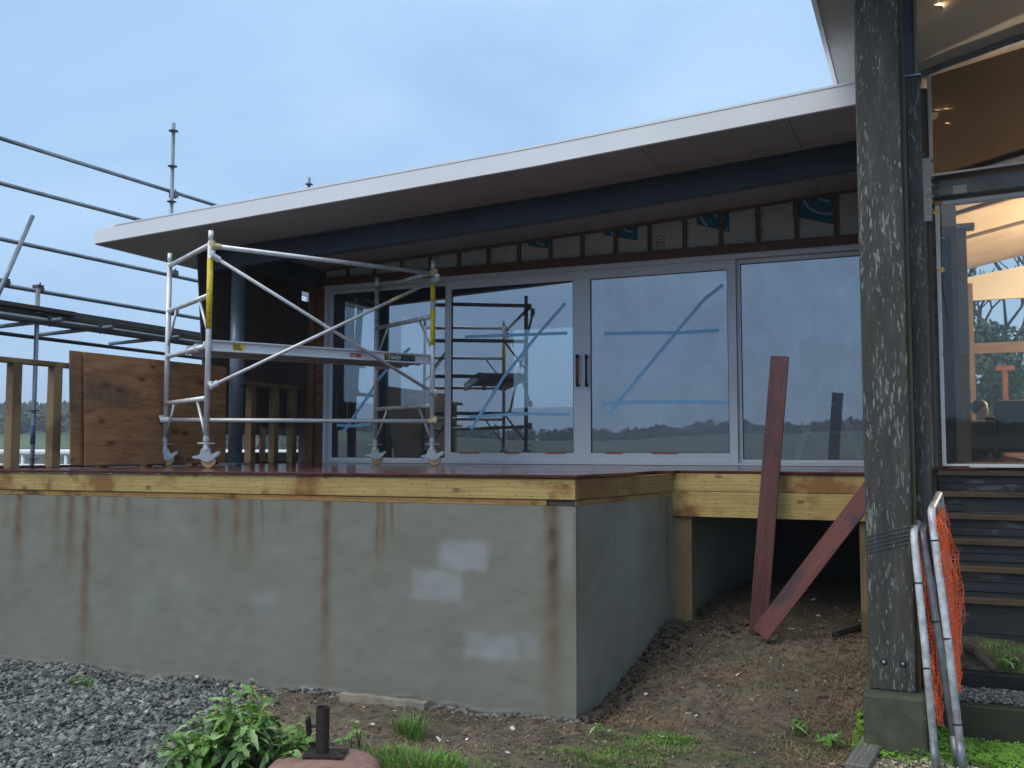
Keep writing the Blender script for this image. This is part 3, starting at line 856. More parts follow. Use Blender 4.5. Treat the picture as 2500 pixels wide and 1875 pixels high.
MB().prism([(7.6, sz(-8.14)), (16.5, sz(-8.14)), (16.5, sz(-8.14) + .157), (7.6, sz(-8.14) + .157)], 'x', -8.165, -8.142).build('side_fascia', M['roof_white'], house)
xp = -8.135
while xp < -0.3:
    x1 = min(xp + 1.2, -0.265)
    seg = [xp + 0.003] + [x for x in (-3.09, -0.46) if xp < x < x1] + [x1 - 0.003]
    poly = [(x, sz(x) + .004) for x in seg] + [(x, sz(x) + .028) for x in reversed(seg)]
    MB().prism(poly, 'y', 7.602, 10.06).build('soffit_panel', M['soffit'], house)
    xp += 1.2
BXs = [-7.35, -3.09, -0.46, -0.27]
def bprism(dz0, dz1, y0, y1):
    poly = [(x, sz(x) + dz0) for x in BXs] + [(x, sz(x) + dz1) for x in reversed(BXs)]
    return MB().prism(poly, 'y', y0, y1)
bw = bprism(-.215, -.001, 8.535, 8.545)
bw.v += []
bm_ = bw.build('beam', M['beam'], house)
bprism(-.226, -.214, 8.47, 8.61).build('beam_flange', M['beam'], bm_)
bprism(-.012, .003, 8.47, 8.61).build('beam_flange', M['beam'], bm_)
tp = U('x', -7.2, 570, 1137)
psx, psy = U('y', 8.54, 573, 1137).x, 8.54
MB().lathe([(0.075, 0.0), (0.075, sz(psx) - .227)], (psx, psy, 0), 28).build('steel_post', M['post'], house, smooth=True)
MB().box((psx, psy, 0.008), (0.24, 0.24, 0.014)).build('post_base_plate', M['post'], house)
# beam running back from the post
MB().span((psx - .06, 8.62, sz(-7.2) - .2), (psx + .06, 10.05, sz(-7.2) + .003)).build('cross_beam', M['beam'], house)
# wall above the doors: wrap sheet, battens, prints
WX0, WX1 = -7.12, 0.3
poly = [(WX0, 2.30), (WX1, 2.30), (WX1, sz(WX1)), (-0.46, sz(-.46)), (-3.09, sz(-3.09)), (WX0, sz(WX0))]
MB().prism(poly, 'y', 10.075, 10.14).build('building_wrap', M['wrap'], house)
hx = U('y', 10.04, 2043, 640).x
x = hx + 0.385 * 2
while x > WX0:
    board('batten', (x, 10.062, 2.30), (x, 10.062, sz(x) + .002), 0.045, 0.022, M['batten'], house, (0, -1, 0), 0.001)
    x -= 0.385
board('soffit_bead', (WX0, 10.045, sz(WX0) - .012), (-3.09, 10.045, sz(-3.09) - .012), 0.03, 0.025, M['batten'], house, (0, -1, 0), 0)
board('soffit_bead', (-3.09, 10.045, sz(-3.09) - .012), (0.3, 10.045, sz(0.3) - .012), 0.03, 0.025, M['batten'], house, (0, -1, 0), 0)
for (x0, x1, yl, yr, ph) in ((1936, 2040, 528, 549, 0), (1701, 1781, 548, 567, 1), (1474, 1557, 574, 588, 2), (1290, 1341, 600, 607, 3)):
    A = U('y', 10.0735, x0, yl); B = U('y', 10.0735, x1, yr)
    pr = MB().prism([(A.x, A.z), (B.x, B.z), (B.x, sz(B.x)), (A.x, sz(A.x))], 'y', 10.0725, 10.074).build('wrap_print', M['wrap_blue'], house)
    # pale rings of the print, cut off by the sheet edge
    cx, cz = B.x - 0.06, sz(B.x) + 0.04
    for (r0, r1, a0, a1) in ((0.27, 0.245, 185, 285), (0.13, 0.105, 190, 275)):
        lg = MB()
        n = 18
        ring = []
        for k in range(n + 1):
            a = math.radians(a0 + (a1 - a0) * k / n)
            ring.append(((cx + r0 * math.cos(a), cz + r0 * math.sin(a) * .95), (cx + r1 * math.cos(a), cz + r1 * math.sin(a) * .95)))
        for k in range(n):
            q = [ring[k][0], ring[k + 1][0], ring[k + 1][1], ring[k][1]]
            if all(A.x < p[0] < B.x and p[1] < sz(p[0]) - .005 and p[1] > A.z + (B.z - A.z) * (p[0] - A.x) / (B.x - A.x) for p in q):
                lg.prism(q, 'y', 10.0705, 10.072)
        if lg.v: lg.build('wrap_print_ring', M['wrap_logo'], pr)
for px, py in ((1853, 525), (1853, 566), (1612, 585), (1612, 600)):
    c = U('y', 10.0735, px, py); lg = MB()
    for k in range(12):
        a0, a1 = 2 * math.pi * k / 12, 2 * math.pi * (k + 1) / 12
        lg.prism([(c.x + .05 * math.cos(a0), c.z + .05 * math.sin(a0)), (c.x + .05 * math.cos(a1), c.z + .05 * math.sin(a1)), (c.x + .042 * math.cos(a1), c.z + .042 * math.sin(a1)), (c.x + .042 * math.cos(a0), c.z + .042 * math.sin(a0))], 'y', 10.0725, 10.074)
    lg.prism([(c.x - .03, c.z - .004), (c.x + .03, c.z - .004), (c.x + .03, c.z + .004), (c.x - .03, c.z + .004)], 'y', 10.0725, 10.074)
    lg.build('wrap_print_mark', M['batten'], house)
board('header_trim', (-6.93, 10.03, 2.252), (0.3, 10.03, 2.252), 0.105, 0.04, M['header'], house, (0, -1, 0), 0.002)
# cedar weatherboards left of the door
xa, xb = U('y', 10.05, 770, 900).x, -6.90
k = 0; z = 0.0
while z < 2.36:
    w = MB().prism([(10.05, z), (10.075, z + .15), (10.085, z + .15), (10.085, z)], 'x', xa, xb)
    o = w.build('weatherboard', M['cedar'], house, bevel=0.0015)
    z += 0.143
xc_ = U('y', 10.05, 757, 900).x
board('corner_trim', ((xa + xc_) / 2 - .01, 10.045, 0), ((xa + xc_) / 2 - .01, 10.045, 2.43), abs(xa - xc_) + .005, 0.06, M['cedar'], house, (0, -1, 0), 0.002)
board('scriber', (xb + .004, 10.05, 2.2), (xb + .004, 10.05, 2.42), 0.02, 0.03, M['cedar'], house, (0, -1, 0), 0.002)
# back of the wall, room inside
MB().span((-7.15, 10.14, -1.8), (0.3, 10.2, -0.03)).build('foundation', M['foundation'], house)
MB().span((-7.12, 10.13, -0.03), (0.3, 14.6, -0.004)).build('room_floor', M['room'], house)
MB().span((-7.12, 10.15, 2.36), (0.3, 14.6, 2.40)).build('room_ceiling', M['room'], house)
MB().span((0.25, 10.15, 0), (0.3, 14.6, 2.36)).build('room_wall', M['room'], house)
rb = MB()
for x0, x1 in ((-7.12, -6.3), (-5.0, 0.3)): rb.span((x0, 14.6, 0), (x1, 14.66, 2.36))
rb.span((-6.3, 14.6, 0), (-5.0, 14.66, .85)); rb.span((-6.3, 14.6, 2.15), (-5.0, 14.66, 2.36))
rb.build('room_wall', M['room'], house)
rl = MB()
for y0, y1 in ((10.14, 10.8), (11.7, 12.3), (13.4, 14.6)): rl.span((-7.15, y0, 0), (-7.09, y1, 2.36))
for y0, y1 in ((10.8, 11.7), (12.3, 13.4)):
    rl.span((-7.15, y0, 0), (-7.09, y1, .8)); rl.span((-7.15, y0, 2.15), (-7.09, y1, 2.36))
rl.build('room_wall', M['room_light'], house)
for y in (12.85,):
    board('window_mullion', (-7.12, y, .8), (-7.12, y, 2.15), .05, .05, M['white'], house)
for x in (-4.6, -4.2): 
    board('room_stud', (x, 12.2, 0), (x, 12.2, 2.36), .09, .045, M['intwood'], house)

# sliding doors
DX0, DW, DH = -6.881, 1.6937, 2.1945
df = MB()
df.span((DX0, 10.02, 2.150), (DX0 + 4 * DW, 10.15, DH)).span((DX0, 10.02, 0.003), (DX0 + 4 * DW, 10.15, 0.028))
df.span((DX0, 10.021, .028), (DX0 + .035, 10.15, 2.150)).span((DX0 + 4 * DW - .035, 10.021, .028), (DX0 + 4 * DW, 10.15, 2.150))
df.build('door_frame', M['alu_frame'], house, bevel=0.002)
MB().span((DX0 - .03, 10.01, DH + .001), (0.2, 10.06, DH + .008)).build('head_flashing', M['alu_frame'], house)
def door_panel(i, stile_l, stile_r, rail_t, rail_b, y0, y1, glass):
    x0, x1 = DX0 + i * DW, DX0 + (i + 1) * DW
    if i == 0: x0 += .037
    if i == 3: x1 -= .037
    z0, z1 = .030, 2.148
    m = MB()
    m.span((x0, y0, z0), (x0 + stile_l, y1, z1)).span((x1 - stile_r, y0, z0), (x1, y1, z1))
    m.span((x0 + stile_l, y0 + .001, z0), (x1 - stile_r, y1 - .001, z0 + rail_b)).span((x0 + stile_l, y0 + .001, z1 - rail_t), (x1 - stile_r, y1 - .001, z1))
    o = m.build('door_panel', M['alu_frame'], house, bevel=0.002)
    gx0, gx1, gz0, gz1 = x0 + stile_l, x1 - stile_r, z0 + rail_b, z1 - rail_t
    g = MB().span((gx0, (y0 + y1) / 2 - .003, gz0), (gx1, (y0 + y1) / 2 + .003, gz1)).build('pane', glass, o)
    MB().span((gx0, y0 + .004, gz0 - .004), (gx1, y0 + .012, gz0 + .006)).span((gx0, y0 + .004, gz1 - .006), (gx1, y0 + .012, gz1 + .004)).span((gx0 - .004, y0 + .004, gz0), (gx0 + .006, y0 + .012, gz1)).span((gx1 - .006, y0 + .004, gz0), (gx1 + .004, y0 + .012, gz1)).build('glazing_gasket', M['black'], o)
    return o, (y0 + y1) / 2 - .0035
P1, g1 = door_panel(0, .055, .03, .045, .035, 10.085, 10.125, M['glass'])
P2, g2 = door_panel(1, .075, .10, .10, .10, 10.035, 10.078, M['glass'])
P3, g3 = door_panel(2, .10, .085, .10, .10, 10.035, 10.078, M['glass_fog'])
P4, g4 = door_panel(3, .04, .03, .045, .035, 10.085, 10.125, M['glass_fog'])
TK = [0]
def tape(panel, gy, pts, w, mat=None, name='masking_tape'):
    TK[0] += 1; gy = gy - .0015 * (TK[0] % 3)
    """a strip of tape on the glass along photograph points"""
    P = [U('y', gy - .0006, *p) for p in pts]
    m = MB(); n = len(P); L, R = [], []
    for i, p in enumerate(P):
        d = (P[min(i + 1, n - 1)] - P[max(i - 1, 0)]).normalized(); s = V(-d.z, 0, d.x) * w / 2
        L.append(p + s); R.append(p - s)
    vs = [q for pr in zip(L, R) for q in pr]
    vs += [q + V(0, -.0006, 0) for q in vs]
    N = 2 * n
    fs = []
    for i in range(n - 1):
        a, b, c, d = 2 * i, 2 * i + 1, 2 * i + 3, 2 * i + 2
        fs += [(a, b, c, d), (a + N, d + N, c + N, b + N), (a, d, d + N, a + N), (b, b + N, c + N, c)]
    m.add(vs, fs).build(name, mat or M['blue_tape'], panel)
for pts in ([(1475, 815), (1560, 812), (1660, 812), (1755, 806)], [(1472, 985), (1560, 981), (1680, 981), (1784, 983)], [(1484, 1012), (1560, 920), (1660, 800), (1720, 730), (1765, 695)]):
    tape(P3, g3, pts, .036)
for pts in ([(1135, 822), (1250, 818), (1385, 813)], [(1145, 1018), (1270, 1010), (1390, 1012)], [(1150, 1048), (1230, 920), (1310, 820), (1380, 740)]):
    tape(P2, g2, pts, .034)
for pts in ([(822, 1038), (860, 1040), (905, 1036)], [(838, 1056), (868, 1010), (900, 965), (925, 925), (960, 885), (1000, 850)]):
    tape(P1, g1, pts, .034)
for pnl, a, b, yy_ in ((P2, 1120, 1170, 1111), (P2, 1232, 1268, 1111), (P2, 1333, 1382, 1112), (P3, 1477, 1521, 1113), (P3, 1592, 1655, 1114)):
    A, B = U('y', 10.034, a, yy_), U('y', 10.034, b, yy_ + 1)
    MB().span((A.x, 10.0325, .118), (B.x, 10.0345, .134)).build('red_tape', M['red_tape'], pnl)
for pnl, px, mt in ((P2, 1410, M['cedar']), (P3, 1432, M['black'])):
    A, B = U('y', 10.0, px, 866), U('y', 10.0, px, 944)
    h = MB().path([(A.x, 10.034, A.z - .02), (A.x, 9.985, A.z - .02), (A.x, 9.985, B.z + .02), (A.x, 10.034, B.z + .02)], .013, 8)
    h.tube((A.x, 9.985, A.z + .002), (A.x, 9.985, A.z - .045), .016).tube((A.x, 9.985, B.z - .002), (A.x, 9.985, B.z + .045), .016)
    ho = h.build('handle', M['black'], pnl, smooth=True)
    if px == 1410:
        MB().tube((A.x, 9.985, A.z - .05), (A.x, 9.985, B.z + .05), .0165).build('handle_grip', M['cedar'], ho, smooth=True)
A = U('y', 10.03, 1432, 957)
MB().span((A.x - .012, 10.028, A.z - .035), (A.x + .012, 10.0352, A.z + .035)).build('lock', M['alu'], P3, bevel=0.002)

# ------------------------------------------------------------------ text helper (flat print on stickers)
def text_mesh(name, body, size, mat, parent, M4, bold=0.0):
    cu = bpy.data.curves.new(name, 'FONT'); cu.body = body; cu.size = size; cu.align_x = 'LEFT'; cu.align_y = 'CENTER'
    cu.extrude = 0.0004; cu.offset = bold
    tmp = bpy.data.objects.new(name, cu); COL.objects.link(tmp)
    bpy.context.view_layer.update()
    me = bpy.data.meshes.new_from_object(tmp.evaluated_get(bpy.context.evaluated_depsgraph_get()))
    bpy.data.objects.remove(tmp)
    me.materials.append(mat)
    o = bpy.data.objects.new(name, me); COL.objects.link(o); o.matrix_basis = M4
    adopt(o, parent); return o

# ------------------------------------------------------------------ aluminium tower scaffold on castors
FL = V(-5.8896, 6.787, 0); sa = 1.0318
Ld = V(math.cos(sa), math.sin(sa), 0); Wdv = V(-math.sin(sa), math.cos(sa), 0)
LL, WW, HH = 2.3328, 1.2448, 2.133
FR_, RL_ = FL + Ld * LL, FL + Wdv * WW
RR_ = FR_ + Wdv * WW
tower = thing('mobile_scaffold_tower', FL + Ld * LL / 2 + Wdv * WW / 2, 'aluminium mobile scaffold tower on castor wheels standing on the deck', 'scaffold')
R0 = 0.0254
M['alu_worn'] = mat_plain('worn_aluminium', (0.56, 0.57, 0.58), 0.45, 0.3, 0.45, 22, 0.12, 70)
for nm, P in (('FL', FL), ('RL', RL_), ('FR', FR_), ('RR', RR_)):
    up = tube('upright', P + V(0, 0, .235), P + V(0, 0, HH - .10), R0, M['alu'] if nm != 'RR' else M['alu_worn'], tower, 20)
    tube('spigot', P + V(0, 0, HH - .102), P + V(0, 0, HH), R0 * .88, M['alu'], up, 16)
    if nm in ('FL', 'FR'):
        z0, z1 = (1.24, 1.88)
        if nm == 'FL': tube('sticker', P + V(0, 0, z0), P + V(0, 0, z1), R0 + .0012, M['yellow'], up, 20)
        else:
            tube('sticker', P + V(0, 0, z0), P + V(0, 0, 1.63), R0 + .0012, M['yellow'], up, 20)
            tube('sticker', P + V(0, 0, 1.70), P + V(0, 0, z1), R0 + .0012, M['yellow'], up, 20)
def rung(a, b, z, r, mat):
    d = (b - a).normalized()
    return tube('rung', a + d * (R0 - .004) + V(0, 0, z), b - d * (R0 - .004) + V(0, 0, z), r, mat, tower, 14)
for a, b, mt in ((FL, RL_, M['alu']), (FR_, RR_, M['alu_worn'])):
    for z in (0.62, 1.09, 1.545, 2.005): rung(a, b, z, .0235 if z != 1.09 else .024, mt)
    for z in (0.62, 1.545):
        d = (b - a).normalized()
        for s, base in ((1, a), (-1, b)):
            p0 = base + d * s * (R0 - .002) + V(0, 0, z - .34); p1 = base + d * s * .27 + V(0, 0, z - .02)
            tube('rung_brace', p0, p1, .0125, mt, tower, 10)
# guard rail, diagonals and plan brace
off = -Wdv * .045
def brace(name, p, q, r=.0205, mat=None):
    o = tube(name, p, q, r, mat or M['alu'], tower, 14)
    return o
def claw(p, q, parent, mat):
    d = (q - p).normalized(); s = d.orthogonal().normalized()
    m = MB().tube(p - d * .01, p + d * .07, .029, 12)
    m.box(p + V(0, 0, .03), (.045, .03, .035))
    m.build('claw', mat, parent, smooth=False)
p, q = FL + off + V(0, 0, 1.985), FR_ + off + V(0, 0, 1.985)
o = brace('guard_rail', p + Ld * .02, q - Ld * .02, .022); claw(p, q, o, M['clip']); claw(q, p, o, M['clip'])
p, q = FL + off * 1.25 + V(0, 0, 1.895), FR_ + off * 1.25 + V(0, 0, .735)
o = brace('diagonal_brace', p, q, .0165); claw(p, q, o, M['alu']); claw(q, p, o, M['alu'])
p, q = FL + off * 1.95 + V(0, 0, .72), FR_ + off * 1.95 + V(0, 0, 1.925)
o = brace('diagonal_brace', p, q, .0165); claw(p, q, o, M['alu']); claw(q, p, o, M['alu'])
tube('brace_sticker', p.lerp(q, .77), p.lerp(q, .83), .0172, M['clip'], o, 12)
db = (FR_ - RL_).normalized()
p, q = RL_ - db * .03 + V(0, 0, .455) , FR_ + db * .03 + V(0, 0, .455)
nb = V(db.y, -db.x, 0) * .042
o = brace('plan_brace', p + nb, q + nb, .0225); claw(q + nb, p + nb, o, M['clip']); claw(p + nb, q + nb, o, M['white'])
# platform
PW = 0.58
pz0, pz1 = 1.045, 1.145
plat = board('platform_panel', FL + Ld * .06 + Wdv * (PW / 2 + .02) + V(0, 0, pz1 - .012), FR_ - Ld * .06 + Wdv * (PW / 2 + .02) + V(0, 0, pz1 - .012), PW - .06, .012, M['plank'], tower, (0, 0, 1), 0)
for w0 in (0.0, PW):
    p0, p1 = FL + Ld * .035 + Wdv * (w0 + .02) + V(0, 0, (pz0 + pz1) / 2), FR_ - Ld * .035 + Wdv * (w0 + .02) + V(0, 0, (pz0 + pz1) / 2)
    sb = board('side_beam', p0, p1, .012, pz1 - pz0, M['alu_frame'], plat, (0, 0, 1), .001)
    for zz, ww in ((pz1 - .006, .05), (pz0 + .006, .04)):
        c = Wdv * (.0)
        board('beam_flange', p0 + V(0, 0, zz - (pz0 + pz1) / 2) - Wdv * .009, p1 + V(0, 0, zz - (pz0 + pz1) / 2) - Wdv * .009, ww, .012, M['alu_frame'], plat, (0, 0, 1), .001)
for t in np.linspace(.12, .88, 6):
    a = FL + Ld * LL * t + Wdv * .03 + V(0, 0, pz1 - .035); tube('cross_bar', a, a + Wdv * (PW - .02), .012, M['alu'], plat, 8)
for base, dr in ((FL, 1), (FR_, -1)):
    for w0 in (.05, .3, .56):
        a = base + Wdv * w0
        hk = MB().box(a + Ld * dr * .02 + V(0, 0, 1.105), (.09, .045, .055), Matrix.Rotation(sa, 3, 'Z'))
        hk.tube(a - Wdv * .022 + V(0, 0, 1.09), a + Wdv * .022 + V(0, 0, 1.09), .036, 12)
        hk.build('hook', M['alu'], plat)
fx = frame(FL, FR_, (0, 0, 1))
def sticker(s0, s1, z0, z1, mat, name='sticker'):
    a = FL + Ld * s0 - Wdv * (-.02 + .0068) ; b = FL + Ld * s1
    c = FL + Ld * (s0 + s1) / 2 + Wdv * (.02 - .0072)
    return MB().box(c + V(0, 0, (z0 + z1) / 2), (s1 - s0, .001, z1 - z0), Matrix.Rotation(sa, 3, 'Z')).build(name, mat, plat)
st = sticker(.22, .34, 1.067, 1.122, M['yellow'])
def txt(s, z, body, size, mat, parent, bold=0.0, off_=.0082):
    R = Matrix((Ld, V(0, 0, 1), -Wdv)).transposed()
    M4 = R.to_4x4(); M4.translation = FL + Ld * s + Wdv * (.02 - off_) + V(0, 0, z)
    return text_mesh('sticker_text', body, size, mat, plat, M4, bold)
txt(.235, 1.105, 'SWL', .034, M['black'], st, .001); txt(.235, 1.08, '225kg', .032, M['black'], st, .001)
st = sticker(1.40, 1.52, 1.072, 1.108, M['red']); txt(1.412, 1.09, 'easy', .03, M['ink'], st)
st = sticker(1.78, 2.13, 1.062, 1.122, M['black'])
txt(1.855, 1.092, 'EASY', .052, M['ink'], st, .0012); txt(1.985, 1.092, 'ACCESS', .044, M['galv'], st)
R = Matrix((Ld, V(0, 0, 1), -Wdv)).transposed().to_4x4()
lg = MB()
for k in range(2):
    o_ = .013 * k
    lg.prism([(o_, .026 - o_), (.046, .026 - o_), (.046, -.028), (.037, -.028), (.037, .017 - o_), (o_, .017 - o_)] if k == 0 else [(.0, .004), (.026, .004), (.026, -.022), (.018, -.022), (.018, -.004), (.0, -.004)], 'z', 0, .0006)
R.translation = FL + Ld * 1.797 + Wdv * (.02 - .0078) + V(0, 0, 1.092)
lo = lg.build('sticker_emblem', M['yellow']); lo.matrix_basis = R; adopt(lo, plat)
tag(lo, None, None, None, 'stuff')
# castors
def castor(P, ang):
    R = Matrix.Rotation(ang, 3, 'Z')
    e = MB().lathe([(.020, .15), (.040, .152), (.040, .172), (.027, .176), (.022, .2), (.024, .205), (.024, .235), (.030, .238), (.030, .26), (.0265, .262), (.0265, .285)], P, 18)
    c = e.build('castor', M['castor'], tower, smooth=False)
    tube('adjusting_bar', P + R @ V(-.075, 0, .218), P + R @ V(.075, 0, .218), .008, M['castor'], c, 8)
    w = MB()
    prof = [(.018, -.024), (.062, -.022), (.066, -.016), (.066, .016), (.062, .022), (.018, .024)]
    w.lathe(prof, (0, 0, 0), 28, 'y'); wo = w.build('wheel', M['wheel'], None, smooth=False)
    wo.matrix_basis = Matrix.Translation(P + R @ V(.025, 0, .066)) @ R.to_4x4(); adopt(wo, c)
    ty = MB().lathe([(.0625, -.018), (.0665, -.018), (.0668, 0), (.0665, .018), (.0625, .018)], (0, 0, 0), 28, 'y').build('tyre', M['black'], None, smooth=True)
    ty.matrix_basis = wo.matrix_basis.copy(); adopt(ty, c)
    pl_ = [(-.045, .155), (.04, .155), (.05, .12), (.105, .148), (.122, .142), (.115, .122), (.06, .072), (.03, .052), (.0, .058), (-.05, .082), (-.105, .088), (-.112, .104), (-.07, .112), (-.045, .125)]
    fk = MB()
    for s in (-1, 1):
        fk.prism(pl_, 'y', s * .031 - .003, s * .031 + .003)
    fk.box((0, 0, .154), (.08, .068, .008)); fk.tube((.025, -.042, .066), (.025, .042, .066), .012, 10); fk.tube((-.02, -.037, .115), (-.02, .037, .115), .006, 8)
    fo_ = fk.build('brake_fork', M['castor'], None); fo_.matrix_basis = Matrix.Translation(P) @ R.to_4x4(); adopt(fo_, c)
va = math.atan2(0.39644, 0.91806)
for P, a in ((FL, va + .12), (RL_, va + .35), (FR_, va - .05), (RR_, va + .1)): castor(P, a)

# ------------------------------------------------------------------ tube scaffold beyond the deck
XS = -9.2
os_ = thing('tube_scaffold', (XS, 9.5, -1.58), 'grey tube scaffold with planks beyond the left edge of the deck', 'scaffold')
def ext(a, b, t0, t1): return a + (b - a) * t0, a + (b - a) * t1
def ledger(p0, p1, t0, t1, r=.0242, mat=None, X=XS, name='ledger'):
    a, b = U('x', X, *p0), U('x', X, *p1)
    a, b = ext(a, b, t0, t1)
    return tube(name, a, b, r, mat or M['galv'], os_, 12)
ledger((0, 337), (525, 501), -.3, 1.05)
ledger((0, 447), (338, 536), -.3, 1.3)
ledger((0, 583), (500, 690), -.3, 1.3)
ledger((0, 695), (490, 778), -.3, 1.3)
def standard(px, y0, y1, X=XS + .06, discs=()):
    a = U('x', X, px, y0); zb = -1.58 if y1 is None else U('x', X, px, y1).z
    o = tube('standard', (X, a.y, zb), (X, a.y, a.z), .0242, M['galv'], os_, 14)
    for dy in discs:
        q = U('x', X, px, dy); MB().lathe([(.024, -.005), (.062, -.004), (.062, .004), (.024, .005)], (X, a.y, q.z), 16).build('rosette', M['galv_dark'], o)
    return a
standard(424, 301, None, discs=(320, 407, 494))
standard(755, 434, None, discs=(450,))
A92 = standard(93, 705, None, discs=(765, 1003, 1120))
tube('brace_sleeve', (XS + .06, A92.y, U('x', XS + .06, 93, 1085).z), (XS + .06, A92.y, U('x', XS + .06, 93, 1040).z), .026, mat_plain('blue_paint_worn', (.06, .11, .22), .5, .2, .4, 20), os_, 14)
a, b = U('x', XS + .1, 80, 527), U('x', XS + .1, 2, 705)
a, b = ext(a, b, 0, 1.9); tube('brace', a, b, .0242, M['galv'], os_, 12)
def coupler(px, py, X=XS):
    q = U('x', X, px, py)
    m = MB().box(q, (.10, .075, .085)); m.tube(q + V(.03, -.05, .0), q + V(.03, .05, .0), .018, 8); m.tube(q + V(0.03, 0, -.06), q + V(.03, 0, .07), .009, 8)
    m.build('coupler', M['galv_dark'], os_, bevel=0.008)
for c in ((424, 475), (424, 668), (10, 690), (93, 705), (93, 768), (424, 760)): coupler(*c)
# walking planks: three scaffold boards side by side on transoms
pa, pb = U('x', XS, 0, 752), U('x', XS, 640, 868)
zpl = (pa.z + pb.z) / 2
for k in range(3):
    x0 = XS - .02 - .235 * k
    board('plank', (x0, pa.y - 1.6, zpl + .05), (x0, pb.y + 2.2, zpl + .05), .225, .05, M['plank'], os_, (0, 0, 1), .003)
board('plank', (XS + .02, pa.y - 1.6, zpl + .1), (XS + .02, pa.y + .9, zpl + .1), .225, .05, M['plank'], os_, (0, 0, 1), .003)
board('toe_board', (XS - .75, pa.y - 1.6, zpl + .17), (XS - .75, pb.y + 2.2, zpl + .17), .038, .2, M['plank'], os_, (0, 0, 1), .003)
tube('ledger', (XS + .1, pa.y - 1.6, zpl - .02), (XS + .1, pb.y + 2, zpl - .02), .03, M['galv'], os_, 12)
tube('ledger', (XS - .7, pa.y - 1.6, zpl - .12), (XS - .7, pb.y + 2, zpl - .12), .0242, M['galv_dark'], os_, 12)
for px in (-60, 105, 230, 395, 560):
    y = U('x', XS, px, 800).y
    tube('transom', (XS + .3, y, zpl - .012), (XS - .9, y, zpl - .05), .0242, M['galv'], os_, 12)
    MB().box((XS + .1, y, zpl - .015), (.09, .09, .09)).tube((XS + .1, y, zpl - .09), (XS + .1, y, zpl - .04), .009, 8).build('coupler', M['galv_dark'], os_, bevel=.01)
# low planks and frames seen between the rail posts
for z0, mt in ((0.05, M['plank']), (0.44, M['plank'])):
    a = U('x', XS, 560, 1100); b = U('x', XS, 770, 1100)
    board('plank', (XS + .3, a.y - 1, z0), (XS + .3, b.y + 1.5, z0), .04, .14, mt, os_, (0, 0, 1), .002)
for px in (575, 640, 735):
    a = U('x', XS + .35, px, 1100); board('upright_board', (XS + .35, a.y, -.5), (XS + .35, a.y, .6), .1, .04, M['screen'] if px != 640 else M['cedar'], os_, (1, 0, 0), .002)

# white pipe rail fence far left
wfz = thing('white_rail_fence', (-14.5, 12, -1.58), 'low white rail fence in the distance behind the left railing', 'fence')
fa_, fb_ = U('y', 15.5, -60, 1104), U('y', 15.5, 900, 1100)
for zz, r in ((0.0, .07), (-.28, .025)):
    tube('rail', fa_ + V(0, 0, zz), V(fb_.x, fb_.y, fa_.z) + V(0, 0, zz), r, M['white'], wfz, 12)
for k in range(9):
    p = fa_.lerp(V(fb_.x, fb_.y, fa_.z), k / 8 + .02); tube('fence_post', (p.x, p.y, -1.6), (p.x, p.y, p.z), .035, M['white'], wfz, 10)
tube('strut', V(-9.5, 15.5, fa_.z - .02), V(-10.1, 15.5, -1.3), .03, M['white'], wfz, 8)

# ------------------------------------------------------------------ timber railing frame on the deck's left edge
rail = thing('timber_railing', (-7.2, 8, 0), 'unfinished pine railing frame along the left edge of the deck', 'railing')
RZ = 0.925
board('top_rail', (-7.2, 5.62, RZ), (-7.2, 10.0, RZ), .09, .045, M['pine_rail'], rail, (0, 0, 1), .003)
for px in (32, 132, 612, 669, 713, 750):
    y = U('x', -7.2, px, 1000).y
    board('baluster', (-7.2, y, 0.001), (-7.2, y, RZ - .0235), .09, .09, M['pine_rail'], rail, (0, -1, 0), .004)
for px in (250, 360, 470):
    y = U('x', -7.2, px, 1000).y
    board('baluster', (-7.2, y, 0.001), (-7.2, y, RZ - .0235), .09, .09, M['pine_rail'], rail, (0, -1, 0), .004)
board('end_stud', (-7.19, 10.06, 0), (-7.19, 10.06, .95), .12, .05, M['screen'], rail, (0, -1, 0), .002)
board('bottom_plate', (-7.26, 5.75, .012), (-7.26, 10.0, .012), .045, .022, M['deck'], rail, (0, 0, 1), .002)

def sheet(name, corners, t, mat, label, cat, group=None):
    """a leaning sheet; corners bottom-left, bottom-right, top-right, top-left; grain along its length"""
    bl, br, tr, tl = [Vector(c) for c in corners]
    x = (br - bl).normalized(); n = x.cross(tl - bl).normalized(); y = n.cross(x)
    R = Matrix((x, y, n)).transposed().to_4x4(); R.translation = bl
    inv = R.inverted()
    P = [inv @ c for c in (bl, br, tr, tl)]
    o = MB().prism([(p.x, p.y) for p in P], 'z', -t, 0).build(name, mat, None, bevel=.0015)
    o.matrix_basis = R
    return tag(o, label, cat, group)
def lean(px, py, lo):               # the sheets lean against the rail
    return U('x', lo, px, py)
sheet('plywood_sheet', [lean(209, 1137, -6.93), lean(551, 1129, -6.93), lean(553, 896, -7.10), lean(206, 859, -7.10)], .017, M['ply'], 'large brown plywood sheet leaning on the railing behind the scaffold tower', 'plywood')
sheet('plywood_sheet', [lean(173, 1136, -7.0), lean(420, 1130, -7.0), lean(420, 884, -7.125), lean(171, 855, -7.125)], .015, M['ply'], 'darker plywood sheet showing as a strip at the left of the front sheet', 'plywood')

